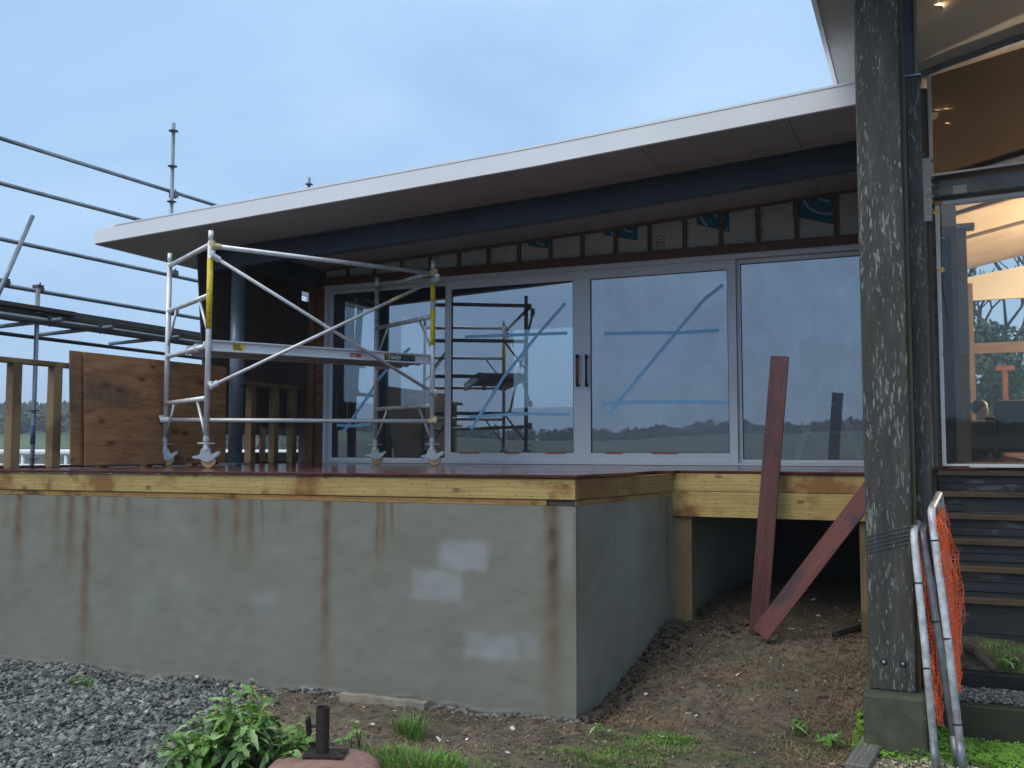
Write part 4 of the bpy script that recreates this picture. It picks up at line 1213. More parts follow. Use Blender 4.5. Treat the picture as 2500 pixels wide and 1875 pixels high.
# dark board screen hung behind the railing
scr = thing('board_screen', (-7.45, 9, .9), 'dark stained vertical boards hanging under the roof behind the steel post', 'screen')
y0, y1 = U('x', -7.45, 492, 660).y, 10.75
k = 0; y = y0 + .02
while y < y1:
    w = .155
    zb = 0.93 + random.uniform(-.03, .03)
    zt = sz(-7.45) - .002
    if y > 8.75: zb = .44 + random.uniform(-.02, .02)
    hole = U('x', -7.45, 745, 730).y
    if abs(y + w / 2 - (hole)) < .16:
        board('screen_board', (-7.45, y + w / 2, zb), (-7.45, y + w / 2, U('x', -7.45, 745, 736).z), w - .004, .02, M['screen'], scr, (1, 0, 0), .001)
        board('screen_board', (-7.45, y + w / 2, U('x', -7.45, 745, 706).z), (-7.45, y + w / 2, zt), w - .004, .02, M['screen'], scr, (1, 0, 0), .001)
    else:
        a = y + w / 2 - (.10 if k == 0 else 0)
        board('screen_board', (-7.45, y + w / 2 + (.05 if k == 0 else 0), zb), (-7.45, a, zt), w - .004, .02, M['screen'], scr, (1, 0, 0), .001)
    y += w; k += 1
for z in (1.0, 2.25): board('screen_batten', (-7.475, y0, z), (-7.475, y1, z), .045, .03, M['screen'], scr, (0, 0, 1), .001)

# ------------------------------------------------------------------ loose red boards leaning on the deck edge
a, b = U('y', 7.25, 1853, 1545), U('y', 7.54, 1904, 870)
a = gpos(1851, 1552) + V(0, 0, .02)
rb1 = board('red_board', a, b, .135, .03, M['redboard'], None, (0, -1, .1), .003, False)
tag(rb1, 'tall purple-red hardwood board leaning nearly upright against the deck edge', 'board')
a, b = gpos(1856, 1566) + V(0, 0, .05), U('y', 7.46, 2150, 1165)
rb2 = board('red_board', a, b, .135, .03, M['redboard2'], None, (0, -1, .25), .003, False)
tag(rb2, 'orange-red hardwood board lying diagonally across the opening under the deck', 'board')

def PD(px, py, d):
    """world point on the photograph's ray px, py at distance d along the view axis"""
    v = np.array([(px - 1250.0) / F_PX, (937.5 - py) / F_PX, 1.0]) @ AX
    return Vector(np.array([0, 0, CAM_H]) + v * d)

# ------------------------------------------------------------------ big weathered column on its footing
CY = 6.1
cl = U('y', CY, 2122, 1660).x; cr_ = U('y', CY, 2237, 1660).x
zf = U('y', CY, 2180, 1688).z
colm = thing('timber_column', ((cl + cr_) / 2, CY + .15, -1.6), 'tall dark timber column spotted with pale lichen on a mossy concrete footing', 'column')
cm = MB().span((cl, CY, zf), (cr_, CY + .20, 4.6)).build('post', M['column'], colm, bevel=.012)
M['moss_edge'] = mat_wood('mossy_timber_edge', (0.07, 0.065, 0.03), (0.15, 0.13, 0.07), 0.7)
board('side_strip', (cr_ + .012, CY + .13, zf), (cr_ + .012, CY + .13, 4.6), .022, .13, M['moss_edge'], colm, (0, -1, 0), .002)
z2 = U('y', CY + .22, 2226, 190).z
x2 = U('y', CY + .22, 2246, 190).x
MB().span((cr_ + .024, CY + .2, zf + .02), (x2, CY + .34, z2)).build('second_post', M['column'], colm, bevel=.006)
MB().span((cr_ + .02, CY + .19, z2), (x2 + .008, CY + .36, z2 + .012)).build('cap_plate', M['galv'], colm)
MB().span((cr_ + .024, CY + .185, -.75), (cr_ + .05, CY + .198, -1.3)).build('rust_strap', mat_plain('rust_strap', (.12, .04, .02), .8, .2, .3, 20), colm)
ft = MB().span((U('y', 6.0, 2106, 1700).x, 6.0, -1.75), (U('y', 6.0, 2262, 1700).x, 6.5, zf)).build('footing', M['footing'], colm, bevel=.02)
for px, py in ((2158, 1616), (2205, 1621)):
    b = U('y', CY, px, py)
    bo = MB().lathe([(.0, -.012), (.009, -.012), (.011, -.008), (.011, .0)], (b.x, CY, b.z), 14, 'y').build('bolt', M['galv'], colm, smooth=True)
    MB().lathe([(.012, -.003), (.0185, -.003), (.0185, .0), (.012, .0)], (b.x, CY, b.z), 16, 'y').build('washer', M['black'], bo)
wire = MB()
for k in range(5):
    z = U('y', CY, 2160, 1300 + 10 * k).z
    wire.path([(cl - .004, CY + .19, z - .03), (cl - .004, CY - .004, z - .03), ((cl + cr_) / 2, CY - .006, z + .01), (cr_ + .004, CY - .004, z + .045), (cr_ + .004, CY + .12, z + .05)], .0022, 5)
tag(wire.build('wire', M['galv_dark'], colm), None, None, None, 'stuff')

# ------------------------------------------------------------------ pavilion on the right with glazed front
FY = 8.85
pav = thing('glazed_pavilion', (1.2, FY, 0), 'lit pavilion with arched ceiling behind tall glass at the right edge', 'building')
def cz(x): return 3.415 + 0.27 * x - 0.025 * x * x
def fx_(px, py): return U('y', FY, px, py)
VX = [-0.62, -0.2, .2, .7, 1.3, 2.0, 3.0, 4.0]
def vault(y0, y1, dz0, dz1, xs_=VX):
    poly = [(x, cz(x) + dz0) for x in xs_] + [(x, cz(x) + dz1) for x in reversed(xs_)]
    return MB().prism(poly, 'y', y0, y1)
vault(4.9, FY - .02, .0, .03).build('eave_lining', M['eave'], pav)
vault(FY + .05, 20.2, .0, .03, [0.02, .4, .9, 1.5, 2.2, 3.0, 4.0]).build('ceiling', M['warm_ceiling'], pav)
vault(4.8, 20.4, .06, .22).build('roof', M['roof_white'], pav)
MB().prism([(4.85, cz(-.62) - .02), (20.3, cz(-.62) - .02), (20.3, cz(-.62) + .24), (4.85, cz(-.62) + .24)], 'x', -.655, -.622).build('barge_board', M['roof_white'], pav)
# dark beam under the eave above the second post, its inner face boarded in timber colour for the lamp's orange light
MB().span((cr_ + .02, CY + .3, z2 + .02), (x2 - .03, FY - .05, cz(-.05) - .002)).build('eave_beam', M['beam'], pav)
board('beam_lit_side', (x2 - .018, CY + .26, (z2 + 3.28) / 2 + .02), (x2 - .018, FY - .05, (z2 + 3.28) / 2 + .02), .02, 3.26 - z2, M['intwood'], pav, (0, 0, 1), .002)
# frames
t0, t1 = fx_(2266, 168), fx_(2500, 94)
sl = (t1.z - t0.z) / (t1.x - t0.x)
XE = 3.2
def fbar(name, pxa, pya, pxb, pyb, h, y0, y1, mat, x0=None):
    A, B = fx_(pxa, pya), fx_(pxb, pyb); s = (B.z - A.z) / (B.x - A.x)
    xa = A.x if x0 is None else x0
    z_ = lambda x: A.z + s * (x - A.x)
    o = MB().prism([(xa, z_(xa)), (XE, z_(XE)), (XE, z_(XE) - h), (xa, z_(xa) - h)], 'y', y0, y1).build(name, mat, pav, bevel=.002)
    return o, z_
ztop = lambda x: cz(x) - .02
vault(FY - .04, FY + .05, -.06, -.002, [-.05, .2, .7, 1.3, 2.0, 3.0, 3.2]).build('head_frame', M['galv'], pav)
wf_, zb1 = fbar('steel_channel', 2270, 440, 2500, 408, .008, FY - .10, FY + .06, M['beam'])
_, zb2 = fbar('channel_web', 2270, 446, 2500, 414, .165, FY - .01, FY + .02, M['steel_paint'])
_, zb3 = fbar('channel_flange', 2272, 487, 2500, 461, .012, FY - .10, FY + .06, M['beam'])
_, zb4 = fbar('lower_head_frame', 2300, 493, 2500, 469, .035, FY - .03, FY + .05, M['alu_frame'])
_, zb0 = fbar('channel_trim', 2270, 434, 2500, 402, .018, FY - .11, FY - .08, M['white'])
for py in (443, 458, 473):
    b = fx_(2287, py + 2); MB().tube((b.x, FY - .012, b.z), (b.x, FY - .028, b.z), .016, 6).build('bolt', M['galv_dark'], pav)
b0, b1 = fx_(2327, 475), fx_(2360, 451)
MB().span((b0.x, FY - .0125, b0.z), (b1.x, FY - .0105, b1.z)).build('primer_patch', M['eave'], pav)
xj = fx_(2266, 300).x
MB().span((xj, FY - .03, zb1(xj) + .02), (xj + .028, FY + .05, ztop(xj) - .04)).build('jamb', M['alu_frame'], pav, bevel=.002)
xg = fx_(2303, 1000).x
MB().span((xg - .02, FY - .03, .05), (xg + .012, FY + .05, zb4(xg) - .03)).build('jamb', M['white'], pav, bevel=.003)
MB().span((xg - .02, FY - .035, .022), (XE, FY + .05, .05)).build('sill', M['white'], pav, bevel=.003)
MB().prism([(xj + .03, zb1(xj) + .01), (XE, zb1(XE) + .01), (XE, ztop(XE) - .04), (xj + .03, ztop(xj) - .04)], 'y', FY, FY + .006).build('pane', M['glass_tint'], pav)
MB().prism([(xg + .012, .05), (XE, .05), (XE, zb4(XE) - .03), (xg + .012, zb4(xg) - .03)], 'y', FY, FY + .006).build('pane', M['glass_right'], pav)
# exposed studs and wrapped pipe at the corner
def vbar(name, xa, xb, ya, yb, y0, y1, mat):
    A, B = U('y', y0, (xa + xb) / 2, ya), U('y', y0, (xa + xb) / 2, yb)
    w = U('y', y0, xb, yb).x - U('y', y0, xa, yb).x
    return board(name, (A.x, (y0 + y1) / 2, A.z), (A.x, (y0 + y1) / 2, B.z), w, y1 - y0, mat, pav, (0, -1, 0), .002, False)
vbar('corner_stud', 2255, 2280, 1140, 372, FY - .16, FY - .08, M['greyboard'])
vbar('corner_stud', 2281, 2291, 1140, 488, FY - .12, FY - .04, M['batten'])
vbar('corner_stud', 2240, 2256, 1290, 420, FY - .40, FY - .3, M['sleeper'])
MB().span((xj - .06, FY - .01, 0), (xg - .02, FY + .05, zb3(xj))).build('corner_lining', M['greyboard'], pav)
SWX = U('y', FY, 2150, 1000).x
MB().span((SWX, FY, 2.2), (xj, FY + .05, cz(-.3) - .06)).build('side_lining', M['room'], pav)
MB().span((SWX, FY, -1.4), (xg - .03, FY + .05, 2.2)).build('side_wall', M['screen'], pav)
fw = vbar('foil_wrap', 2252, 2276, 540, 385, FY - .175, FY - .07, M['foil'])
for py in (388, 430, 452, 478, 490, 512):
    q = U('y', FY - .18, 2264, py); MB().box((q.x, FY - .122, q.z), (.094, .114, .008)).build('tape_band', M['yellow_tape'] if py > 470 else M['eave'], fw)
for px, py in ((2284, 516), (2296, 657)):
    q = U('y', FY - .18, px, py)
    MB().add([q + V(-.03, 0, -.01), q + V(.02, -.01, .02), q + V(.035, -.02, -.02), q + V(0, -.02, -.035), q + V(0, .012, 0)], [(0, 1, 2, 3), (0, 4, 1), (1, 4, 2), (2, 4, 3), (3, 4, 0)]).build('tape_ribbon', M['yellow_tape'], pav)
q = U('y', FY - .14, 2299, 560); pts = [U('y', FY - .14, px, py) for px, py in ((2296, 500), (2300, 560), (2298, 650), (2306, 720), (2318, 780), (2306, 815), (2302, 870))]
MB().path(pts, .0035, 6).build('loose_cable', M['batten'], pav, smooth=True)
# room
FZ_ = 0.035
MB().span((0.0, FY + .05, FZ_ - .04), (4, 20.2, FZ_)).build('room_floor', mat_wood('warm_floor_boards', (.09, .035, .025), (.17, .075, .05), .35), pav)
MB().span((0.0, FY + .06, FZ_), (.05, 20.2, 3.3)).build('room_wall', M['intwood'], pav)
MB().span((4.0, FY + .06, FZ_), (4.05, 20.2, 4.0)).build('room_wall', M['warm_ceiling'], pav)
for yb in (12.6, 14.8, 16.8):
    vault(yb, yb + .08, -.05, .001, [.05, .4, .9, 1.5, 2.2, 3.0, 3.98]).build('ceiling_rib', M['batten'], pav)
# far glazed wall
FW = 20.0
zt1, zt0 = U('y', FW, 2430, 836).z, U('y', FW, 2430, 862).z
MB().span((.05, FW, zt0), (4, FW + .1, zt1)).build('far_transom', M['farwood'], pav)
for px in (2356, 2374):
    x = U('y', FW, px, 900).x; board('far_mullion', (x, FW - .02, FZ_), (x, FW - .02, 3.3), .09, .08, M['farwood'], pav, (0, -1, 0), 0)
MB().span((.05, FW, FZ_), (4, FW + .1, .25)).build('far_sill', M['farwood'], pav)
MB().prism([(.05, 2.98), (4, 2.98), (4, 3.95), (.05, 3.31)], 'y', FW, FW + .08).build('far_gable', M['eave'], pav)
for px, w, mt in ((2318, .07, 'intwood'), (2330, .05, 'cedar'), (2340, .06, 'intwood')):
    q = U('y', 12.6, px, 900); board('partition_stud', (q.x, 12.6, FZ_), (q.x, 12.6, U('y', 12.6, px, 770).z), w, .09, M[mt], pav, (0, -1, 0), .002)
qa, qb = U('y', 11.2, 2355, 862), U('y', 11.2, 2355, 560)
ip = MB().span((qa.x - .05, 11.17, qa.z), (qa.x + .05, 11.27, qb.z)).build('inner_post', M['steel_paint'], pav)
MB().span((qa.x - .13, 11.12, qb.z), (qa.x + .13, 11.32, qb.z + .05)).build('post_cap', M['steel_paint'], ip)
board('post_casing', (qa.x - .01, 11.22, FZ_), (qa.x - .01, 11.22, qa.z), .08, .08, M['intwood'], ip, (0, -1, 0), .002)

# recessed lamps
def downlight(p, e, label, room):
    t = thing('downlight', p, label, 'downlight', 'recessed warm downlights')
    MB().lathe([(.045, -.004), (.062, -.006), (.062, .0), (.045, .0)], p, 20).build('trim_ring', M['white'], t)
    MB().lathe([(.0, -.003), (.044, -.0032), (.044, .004)], p, 20).build('lamp_disc', M['lamp'], t)
    ld = bpy.data.lights.new('downlight_lamp', 'SPOT'); ld.energy = e; ld.color = (1.0, .66, .34); ld.spot_size = math.radians(150); ld.spot_blend = .8; ld.shadow_soft_size = .05
    lo = bpy.data.objects.new('downlight_lamp', ld); COL.objects.link(lo); lo.location = Vector(p) + V(0, 0, -.02); lo.matrix_basis = Matrix.Translation(lo.location)
    adopt(lo, t)
p = U('z', 3.47, 2281, 14); p.z = cz(p.x) - .002
downlight(tuple(p), 7, 'lit downlight in the white eave at the top right edge', False)
for px, py, lb in ((2300, 271, 'upper of two lit downlights behind the upper glass'), (2303, 307, 'lower of two lit downlights behind the upper glass')):
    p = U('z', 3.47, px, py); p.z = cz(p.x) - .002
    downlight(tuple(p), 10, lb, True)
wl_ = thing('assumed_wall_uplight', (3.9, 16.2, 2.2), 'assumed unseen warm wall lamp lighting the arched ceiling inside the pavilion', 'lamp')  # unseen lamp, assumed from the ceiling's warm glow and added to light it
MB().lathe([(.03, -.1), (.09, .0), (.09, .06), (.085, .06)], (3.85, 16.2, 2.2), 16).build('assumed_lamp_shade', M['eave'], wl_)
ld = bpy.data.lights.new('assumed_uplight_lamp', 'POINT'); ld.energy = 1000; ld.color = (1.0, .74, .46); ld.shadow_soft_size = .12
lo = bpy.data.objects.new('assumed_uplight_lamp', ld); COL.objects.link(lo); lo.matrix_basis = Matrix.Translation((3.8, 16.2, 2.36)); adopt(lo, wl_)

# armchairs and the person inside
def armchair(px, py, Y, w, label):
    q = U('y', Y, px, py)
    t = thing('armchair', (q.x, Y, FZ_), label, 'armchair', 'dark armchairs inside the pavilion')
    h = q.z - FZ_
    MB().span((q.x - w / 2, Y, FZ_ + .1), (q.x + w / 2, Y + .16, FZ_ + h)).build('backrest', M['leather'], t, bevel=.05)
    MB().span((q.x - w / 2 + .1, Y + .16, FZ_ + .1), (q.x + w / 2 - .1, Y + .75, FZ_ + .38)).build('seat', M['leather'], t, bevel=.05)
    for s in (-1, 1):
        MB().span((q.x + s * (w / 2 - .06) - .06, Y + .12, FZ_ + .08), (q.x + s * (w / 2 - .06) + .06, Y + .78, FZ_ + .52)).build('armrest', M['leather'], t, bevel=.04)
    for sx in (-1, 1):
        for sy in (.06, .7): board('leg', (q.x + sx * (w / 2 - .08), Y + sy, FZ_), (q.x + sx * (w / 2 - .08), Y + sy, FZ_ + .1), .04, .04, M['intwood'], t, (0, -1, 0), 0)
    return q
qc = armchair(2379, 1026, 12.2, .46, 'dark armchair in front of the seated person behind the glass')
armchair(2492, 975, 12.6, .58, 'taller dark armchair by the right edge behind the glass')
pc = U('y', 12.9, 2397, 1002)
pe = thing('person', (pc.x, 12.9, FZ_), 'person with short dark hair sitting inside behind the dark armchair', 'person')
me = bpy.data.meshes.new('body')
hz_ = pc.z
J = {'pel': (0, 0, -.66), 'chest': (0, .02, -.32), 'neck': (0, .02, -.15), 'jaw': (0, -.01, -.07), 'head': (0, 0, .02), 'crown': (0, .01, .09),
     'shL': (-.17, .02, -.24), 'elL': (-.24, .1, -.48), 'haL': (-.14, -.12, -.55), 'shR': (.17, .02, -.24), 'elR': (.26, .05, -.46), 'haR': (.16, -.15, -.52),
     'knL': (-.12, -.45, -.64), 'ftL': (-.12, -.5, -1.0), 'knR': (.12, -.45, -.64), 'ftR': (.12, -.5, -1.0)}
rad = {'pel': .15, 'chest': .15, 'neck': .055, 'jaw': .07, 'head': .085, 'crown': .06, 'shL': .065, 'elL': .045, 'haL': .035, 'shR': .065, 'elR': .045, 'haR': .035, 'knL': .07, 'ftL': .045, 'knR': .07, 'ftR': .045}
ks = list(J)
ed = [('pel', 'chest'), ('chest', 'neck'), ('neck', 'jaw'), ('jaw', 'head'), ('head', 'crown'), ('chest', 'shL'), ('shL', 'elL'), ('elL', 'haL'), ('chest', 'shR'), ('shR', 'elR'), ('elR', 'haR'), ('pel', 'knL'), ('knL', 'ftL'), ('pel', 'knR'), ('knR', 'ftR')]
me.from_pydata([J[k] for k in ks], [(ks.index(a), ks.index(b)) for a, b in ed], [])
bo = bpy.data.objects.new('body', me); COL.objects.link(bo); bo.matrix_basis = Matrix.Translation((pc.x, 12.9, hz_)) @ Matrix.Rotation(.95, 4, 'Z')
sk = bo.modifiers.new('skin', 'SKIN')
for i, k in enumerate(ks):
    me.skin_vertices[0].data[i].radius = (rad[k], rad[k]); me.skin_vertices[0].data[i].use_root = (k == 'pel')
bo.modifiers.new('sub', 'SUBSURF').levels = 1
me.materials.append(M['skin']); adopt(bo, pe)
hr = MB().lathe([(.0, .135), (.05, .128), (.085, .09), (.096, .045), (.088, .0), (.06, -.04)], (0, .03, .0), 14).build('hair', M['hair'], None, smooth=True)
hr.matrix_basis = bo.matrix_basis.copy(); adopt(hr, pe)
sh = MB().lathe([(.07, -.13), (.13, -.19), (.2, -.26), (.195, -.4), (.175, -.62), (.17, -.7)], (0, .02, 0), 14).build('top', M['shirt'], None, smooth=True)
sh.matrix_basis = bo.matrix_basis.copy(); adopt(sh, pe)
M['redpost'] = mat_plain('dull_red_paint', (.11, .035, .025), .5)
rp = U('y', 19.0, 2453, 905)
tl = thing('red_post', (rp.x, 19.0, FZ_), 'slim red T-shaped stand at the far glass of the pavilion', 'stand')
board('stem', (rp.x, 19.0, FZ_), (rp.x, 19.0, rp.z), .09, .06, M['redpost'], tl, (0, -1, 0), .004)
MB().span((rp.x - .15, 18.96, rp.z), (rp.x + .15, 19.04, rp.z + .09)).build('cross_head', M['redpost'], tl, bevel=.01)
MB().lathe([(.16, .0), (.16, .02), (.05, .03)], (rp.x, 19, FZ_), 16).build('foot', M['redpost'], tl)

# ------------------------------------------------------------------ stairs
stairs = thing('timber_stairs', (1.2, 8, -1.1), 'black timber stairs with brown nosings rising to the pavilion', 'stairs')
sx0 = .06; sx1 = 2.6
ny_ = [(7.30, 1461), (7.58, 1384), (7.86, 1318), (8.14, 1256.6), (8.42, 1202), (8.70, 1150)]
zs_ = [U('y', y, 2400, py).z for y, py in ny_]
zprev = U('y', 7.32, 2400, 1550).z - .2
for (y, _), z in zip(ny_, zs_):
    yn = y + .30 if y < 8.6 else FY - .04
    board('tread', (sx0, (y + .045 + yn) / 2, z - .021), (sx1, (y + .045 + yn) / 2, z - .021), yn - y - .045, .042, M['stairwood'], stairs, (0, 0, 1), .003)
    board('nosing', (sx0, y + .021, z - .0205), (sx1, y + .021, z - .0205), .042, .041, M['nosing'], stairs, (0, 0, 1), .004)
    mid = (zprev + z - .042) / 2
    board('riser', (sx0, y + .05, (zprev + mid) / 2), (sx1, y + .05, (zprev + mid) / 2), mid - zprev - .004, .025, M['stairwood'], stairs, (0, -1, 0), .003)
    board('riser', (sx0, y + .052, (mid + z - .042) / 2), (sx1, y + .052, (mid + z - .042) / 2), z - .042 - mid, .025, M['stairwood'], stairs, (0, -1, 0), .003)
    zprev = z
MB().prism([(7.4, -1.5), (8.83, -1.5), (8.83, zs_[-1] - .05), (8.72, zs_[-1] - .05), (7.36, zs_[0] - .05)], 'x', sx0 - .055, sx0 - .004).build('stringer', M['sleeper'], stairs)
for (dx, dz, L, ang) in ((0, 0, .34, .05), (.06, .014, .28, -.12), (-.03, .025, .22, .02)):
    q = U('y', 8.74, 2340, 1140)
    o = board('offcut', (q.x - L / 2 + dx, 8.74, zs_[-1] + .008 + dz), (q.x + L / 2 + dx, 8.74 + ang * .3, zs_[-1] + .008 + dz), .05, .012, M['redboard2'], None, (0, 0, 1), .001)
    tag(o, ['longest thin red timber offcut at the bottom of the pile on the top stair', 'middle thin red timber offcut of the pile on the top stair', 'topmost short red timber offcut of the pile on the top stair'][[0, .06, -.03].index(dx)], 'offcut', 'red offcuts on the top stair')

# sleepers and loose timber by the stairs
za, zb_ = U('y', 6.5, 2420, 1720).z, -1.75
o = board('edging_sleeper', (U('y', 6.5, 2268, 1760).x, 6.47, (za + zb_) / 2), (3, 6.47, (za + zb_) / 2), za - zb_, .08, M['sleeper'], None, (0, -1, 0), .006)
tag(o, 'dark brown sleeper edging the gravel in front of the stairs', 'sleeper')
za, zb_ = U('y', 6.92, 2420, 1642).z, U('y', 6.92, 2420, 1700).z
o = board('step_sleeper', (U('y', 6.92, 2342, 1660).x, 6.93, (za + zb_) / 2), (3, 6.93, (za + zb_) / 2), za - zb_, .1, mat_plain('black_beam', (.012, .013, .016), .4, 0, .3, 8), None, (0, -1, 0), .006)
tag(o, 'black beam lying behind the strip of gravel below the stairs', 'beam')
a, b = U('z', -1.19, 2355, 1590), U('z', -1.19, 2425, 1640)
o = MB().path([a + V(0, 0, .03), a.lerp(b, .5) + V(0, 0, .05), b + V(0, 0, .02)], .03, 8, [.032, .03, .022]).build('broken_branch', M['bark'], None, smooth=True)
tag(o, 'short dark broken branch on the soil behind the black beam', 'branch')
a, b = U('z', -1.55, 2090, 1875), U('z', -1.55, 2135, 1812)
o = board('grey_plank', V(a.x, a.y, gzp(a.x, a.y) + .02), V(b.x, b.y, gzp(b.x, b.y) + .03), .125, .035, M['greyboard'], None, (0, 0, 1), .005)
tag(o, 'short grey weathered plank lying on the ground before the column', 'plank')
a, b = U('z', -1.45, 2040, 1637), U('z', -1.45, 2130, 1617)
o = board('black_strip', V(a.x, a.y, gzp(a.x, a.y) + .03), V(b.x, b.y, gzp(b.x, b.y) + .035), .06, .04, M['black'], None, (0, 0, 1), .006)
tag(o, 'black plastic strip lying on straw left of the column', 'strip')

# ------------------------------------------------------------------ barrier frames with orange net
def barrier(pts, label, mat, nets, ties):
    P = [PD(*p) for p in pts]
    foot, top, ftop, ffoot = P
    t = thing('barrier_frame', foot, label, 'barrier', 'bent pipe barriers leaning by the column')
    path = [foot]
    def corner(a, b, c, r=.07):
        d0 = (a - b).normalized(); d1 = (c - b).normalized()
        return [b + d0 * r, b + d0 * r * .45 + d1 * r * .12, b + d0 * r * .12 + d1 * r * .45, b + d1 * r]
    path += [foot.lerp(top, .5) + V(.004, 0, 0)] + corner(foot, top, ftop) + corner(top, ftop, ffoot) + [ffoot]
    MB().path(path, .0215, 12).build('pipe_frame', mat, t, smooth=True)
    a, b = foot.lerp(top, .0), foot.lerp(top, .12)
    MB().tube(a, b, .0228, 12).build('leg_sleeve', M['pipe_grey'], t, smooth=True)
    for f in ties:
        c = foot.lerp(top, f); d = (top - foot).normalized()
        MB().tube(c - d * .004, c + d * .004, .0245, 12).build('cable_tie', M['black'], t)
    for net in nets:
        (L, R_, nu, nv, bulge, seed) = net
        Lp = [PD(*p) for p in L]; Rp = [PD(*p) for p in R_]
        def smp(Q, v):
            s = v * (len(Q) - 1); i = min(int(s), len(Q) - 2); return Q[i].lerp(Q[i + 1], s - i)
        m = MB()
        G = []
        for j in range(nv + 1):
            v = j / nv; row = []
            for i in range(nu + 1):
                u = i / nu
                p = smp(Lp, v).lerp(smp(Rp, v), u)
                n1 = mnoise.noise((u * 3 + seed, v * 6, seed)); n2 = mnoise.noise((u * 7, v * 9 + seed, seed + 4))
                p = p + V(.035 * n2, -bulge * n1, .02 * n1)
                row.append(p)
            G.append(row)
        for j in range(nv + 1):
            for i in range(nu):
                if random.random() < .96: m.tube(G[j][i], G[j][i + 1], .0017, 4, cap=False)
        for i in range(nu + 1):
            for j in range(nv):
                if random.random() < .985: m.tube(G[j][i], G[j + 1][i], .0024, 4, cap=False)
        tag(m.build('orange_net', M['orange'], t), None, None, None, 'stuff')
    return t
barrier([(2286, 1884, 5.26), (2230, 1300, 5.55), (2264, 1226, 6.35), (2292, 1760, 6.25)], 'leftmost bent white pipe barrier leaning against the column', M['pipe_white'],
        [([(2240, 1312, 5.55), (2252, 1480, 5.5), (2262, 1600, 5.48), (2284, 1755, 5.4)], [(2258, 1300, 5.75), (2272, 1480, 5.75), (2290, 1600, 5.7), (2300, 1760, 5.6)], 7, 38, .05, 1.0),
         ([(2242, 1330, 5.7), (2256, 1500, 5.65), (2272, 1640, 5.6), (2290, 1770, 5.5)], [(2262, 1310, 5.95), (2280, 1500, 5.95), (2300, 1640, 5.9), (2306, 1775, 5.7)], 6, 34, .06, 4.0)],
        (.42, .78))
barrier([(2339, 1868, 5.3), (2250, 1298, 5.62), (2270, 1222, 6.4), (2330, 1755, 6.25)], 'grey pipe barrier in the middle of the leaning three', M['pipe_grey'], [], (.6,))
barrier([(2353, 1890, 5.2), (2273, 1246, 5.5), (2294, 1204, 6.25), (2352, 1750, 6.2)], 'rightmost white pipe barrier with orange net bulging over the stairs', M['pipe_white'],
        [([(2284, 1262, 5.5), (2300, 1400, 5.45), (2315, 1550, 5.4), (2338, 1690, 5.35)], [(2307, 1232, 6.0), (2334, 1340, 6.0), (2353, 1440, 5.95), (2345, 1580, 5.8), (2342, 1690, 5.6)], 9, 36, .06, 2.0),
         ([(2286, 1250, 5.6), (2304, 1400, 5.6), (2318, 1550, 5.5), (2338, 1680, 5.45)], [(2300, 1240, 6.2), (2330, 1350, 6.2), (2346, 1450, 6.1), (2342, 1560, 5.9), (2340, 1670, 5.7)], 8, 32, .08, 6.0),
         ([(2284, 1270, 5.45), (2296, 1360, 5.42), (2310, 1480, 5.4), (2322, 1560, 5.38)], [(2304, 1245, 5.7), (2320, 1350, 5.7), (2336, 1450, 5.7), (2334, 1560, 5.6)], 8, 30, .06, 9.0)],
        (.18, .5, .88))

# ------------------------------------------------------------------ gravel, pebbles, straw, litter
def stones(name, pts, smin, smax, mat, flat=.6):
    ico = bmesh.new(); bmesh.ops.create_icosphere(ico, subdivisions=1, radius=1.0)
    iv = np.array([v.co[:] for v in ico.verts])
    # a flattened 12-vertex chip
    jf = np.array([[v.index for v in f.verts] for f in ico.faces]); ico.free()
    n = len(pts); k = len(iv)
    q = iv[None] * (1 + .55 * (rng.random((n, k, 1)) - .5))
    s = smin + (smax - smin) * rng.random((n, 1, 1)) ** 1.8
    q = q * s * np.stack([.8 + .7 * rng.random(n), .6 + .4 * rng.random(n), flat * (.6 + .6 * rng.random(n))], -1)[:, None, :]
    ax = rng.normal(size=(n, 3)) * np.array([.5, .5, 0]) + np.array([0, 0, 1.0])
    # random rotation: yaw then small tilt
    a = rng.random(n) * 6.283; c, s_ = np.cos(a), np.sin(a)
    x, y, z = q[..., 0], q[..., 1], q[..., 2]
    q = np.stack([x * c[:, None] - y * s_[:, None], x * s_[:, None] + y * c[:, None], z], -1)
    tx, ty = rng.normal(size=(2, n)) * .35
    q = np.stack([q[..., 0], q[..., 1], q[..., 2] + q[..., 0] * tx[:, None] + q[..., 1] * ty[:, None]], -1)
    vs = (q + np.asarray(pts)[:, None, :]).reshape(-1, 3)
    fs = (jf[None] + (np.arange(n) * k)[:, None, None]).reshape(-1, 3)
    return raw(name, vs, fs, mat)
def scatter(n, x0, x1, y0, y1, keep, lift=.004):
    X = rng.uniform(x0, x1, n); Y = rng.uniform(y0, y1, n); m = keep(X, Y); X, Y = X[m], Y[m]
    return np.stack([X, Y, gz(X, Y) + lift], -1)
def gkeep(X, Y):
    edge = -4.05 - (Y - 4.2) * .36 + .08 * np.sin(Y * 7)
    t = (X - edge) / .35 + rng.normal(size=X.shape) * .3
    return (Y < front_y(X) - .02) & (t < .55)
tag(stones('gravel', scatter(30000, -7.4, -3.2, 3.5, 5.95, gkeep), .006, .03, M['gravel']), 'bed of blue-grey crushed gravel in front of the wall', 'gravel', None, 'stuff')
tag(stones('gravel_strip', scatter(2600, .02, 1.2, 6.52, 6.88, lambda X, Y: X > -9), .006, .015, M['gravel']), 'narrow strip of grey gravel behind the dark sleeper', 'gravel', None, 'stuff')
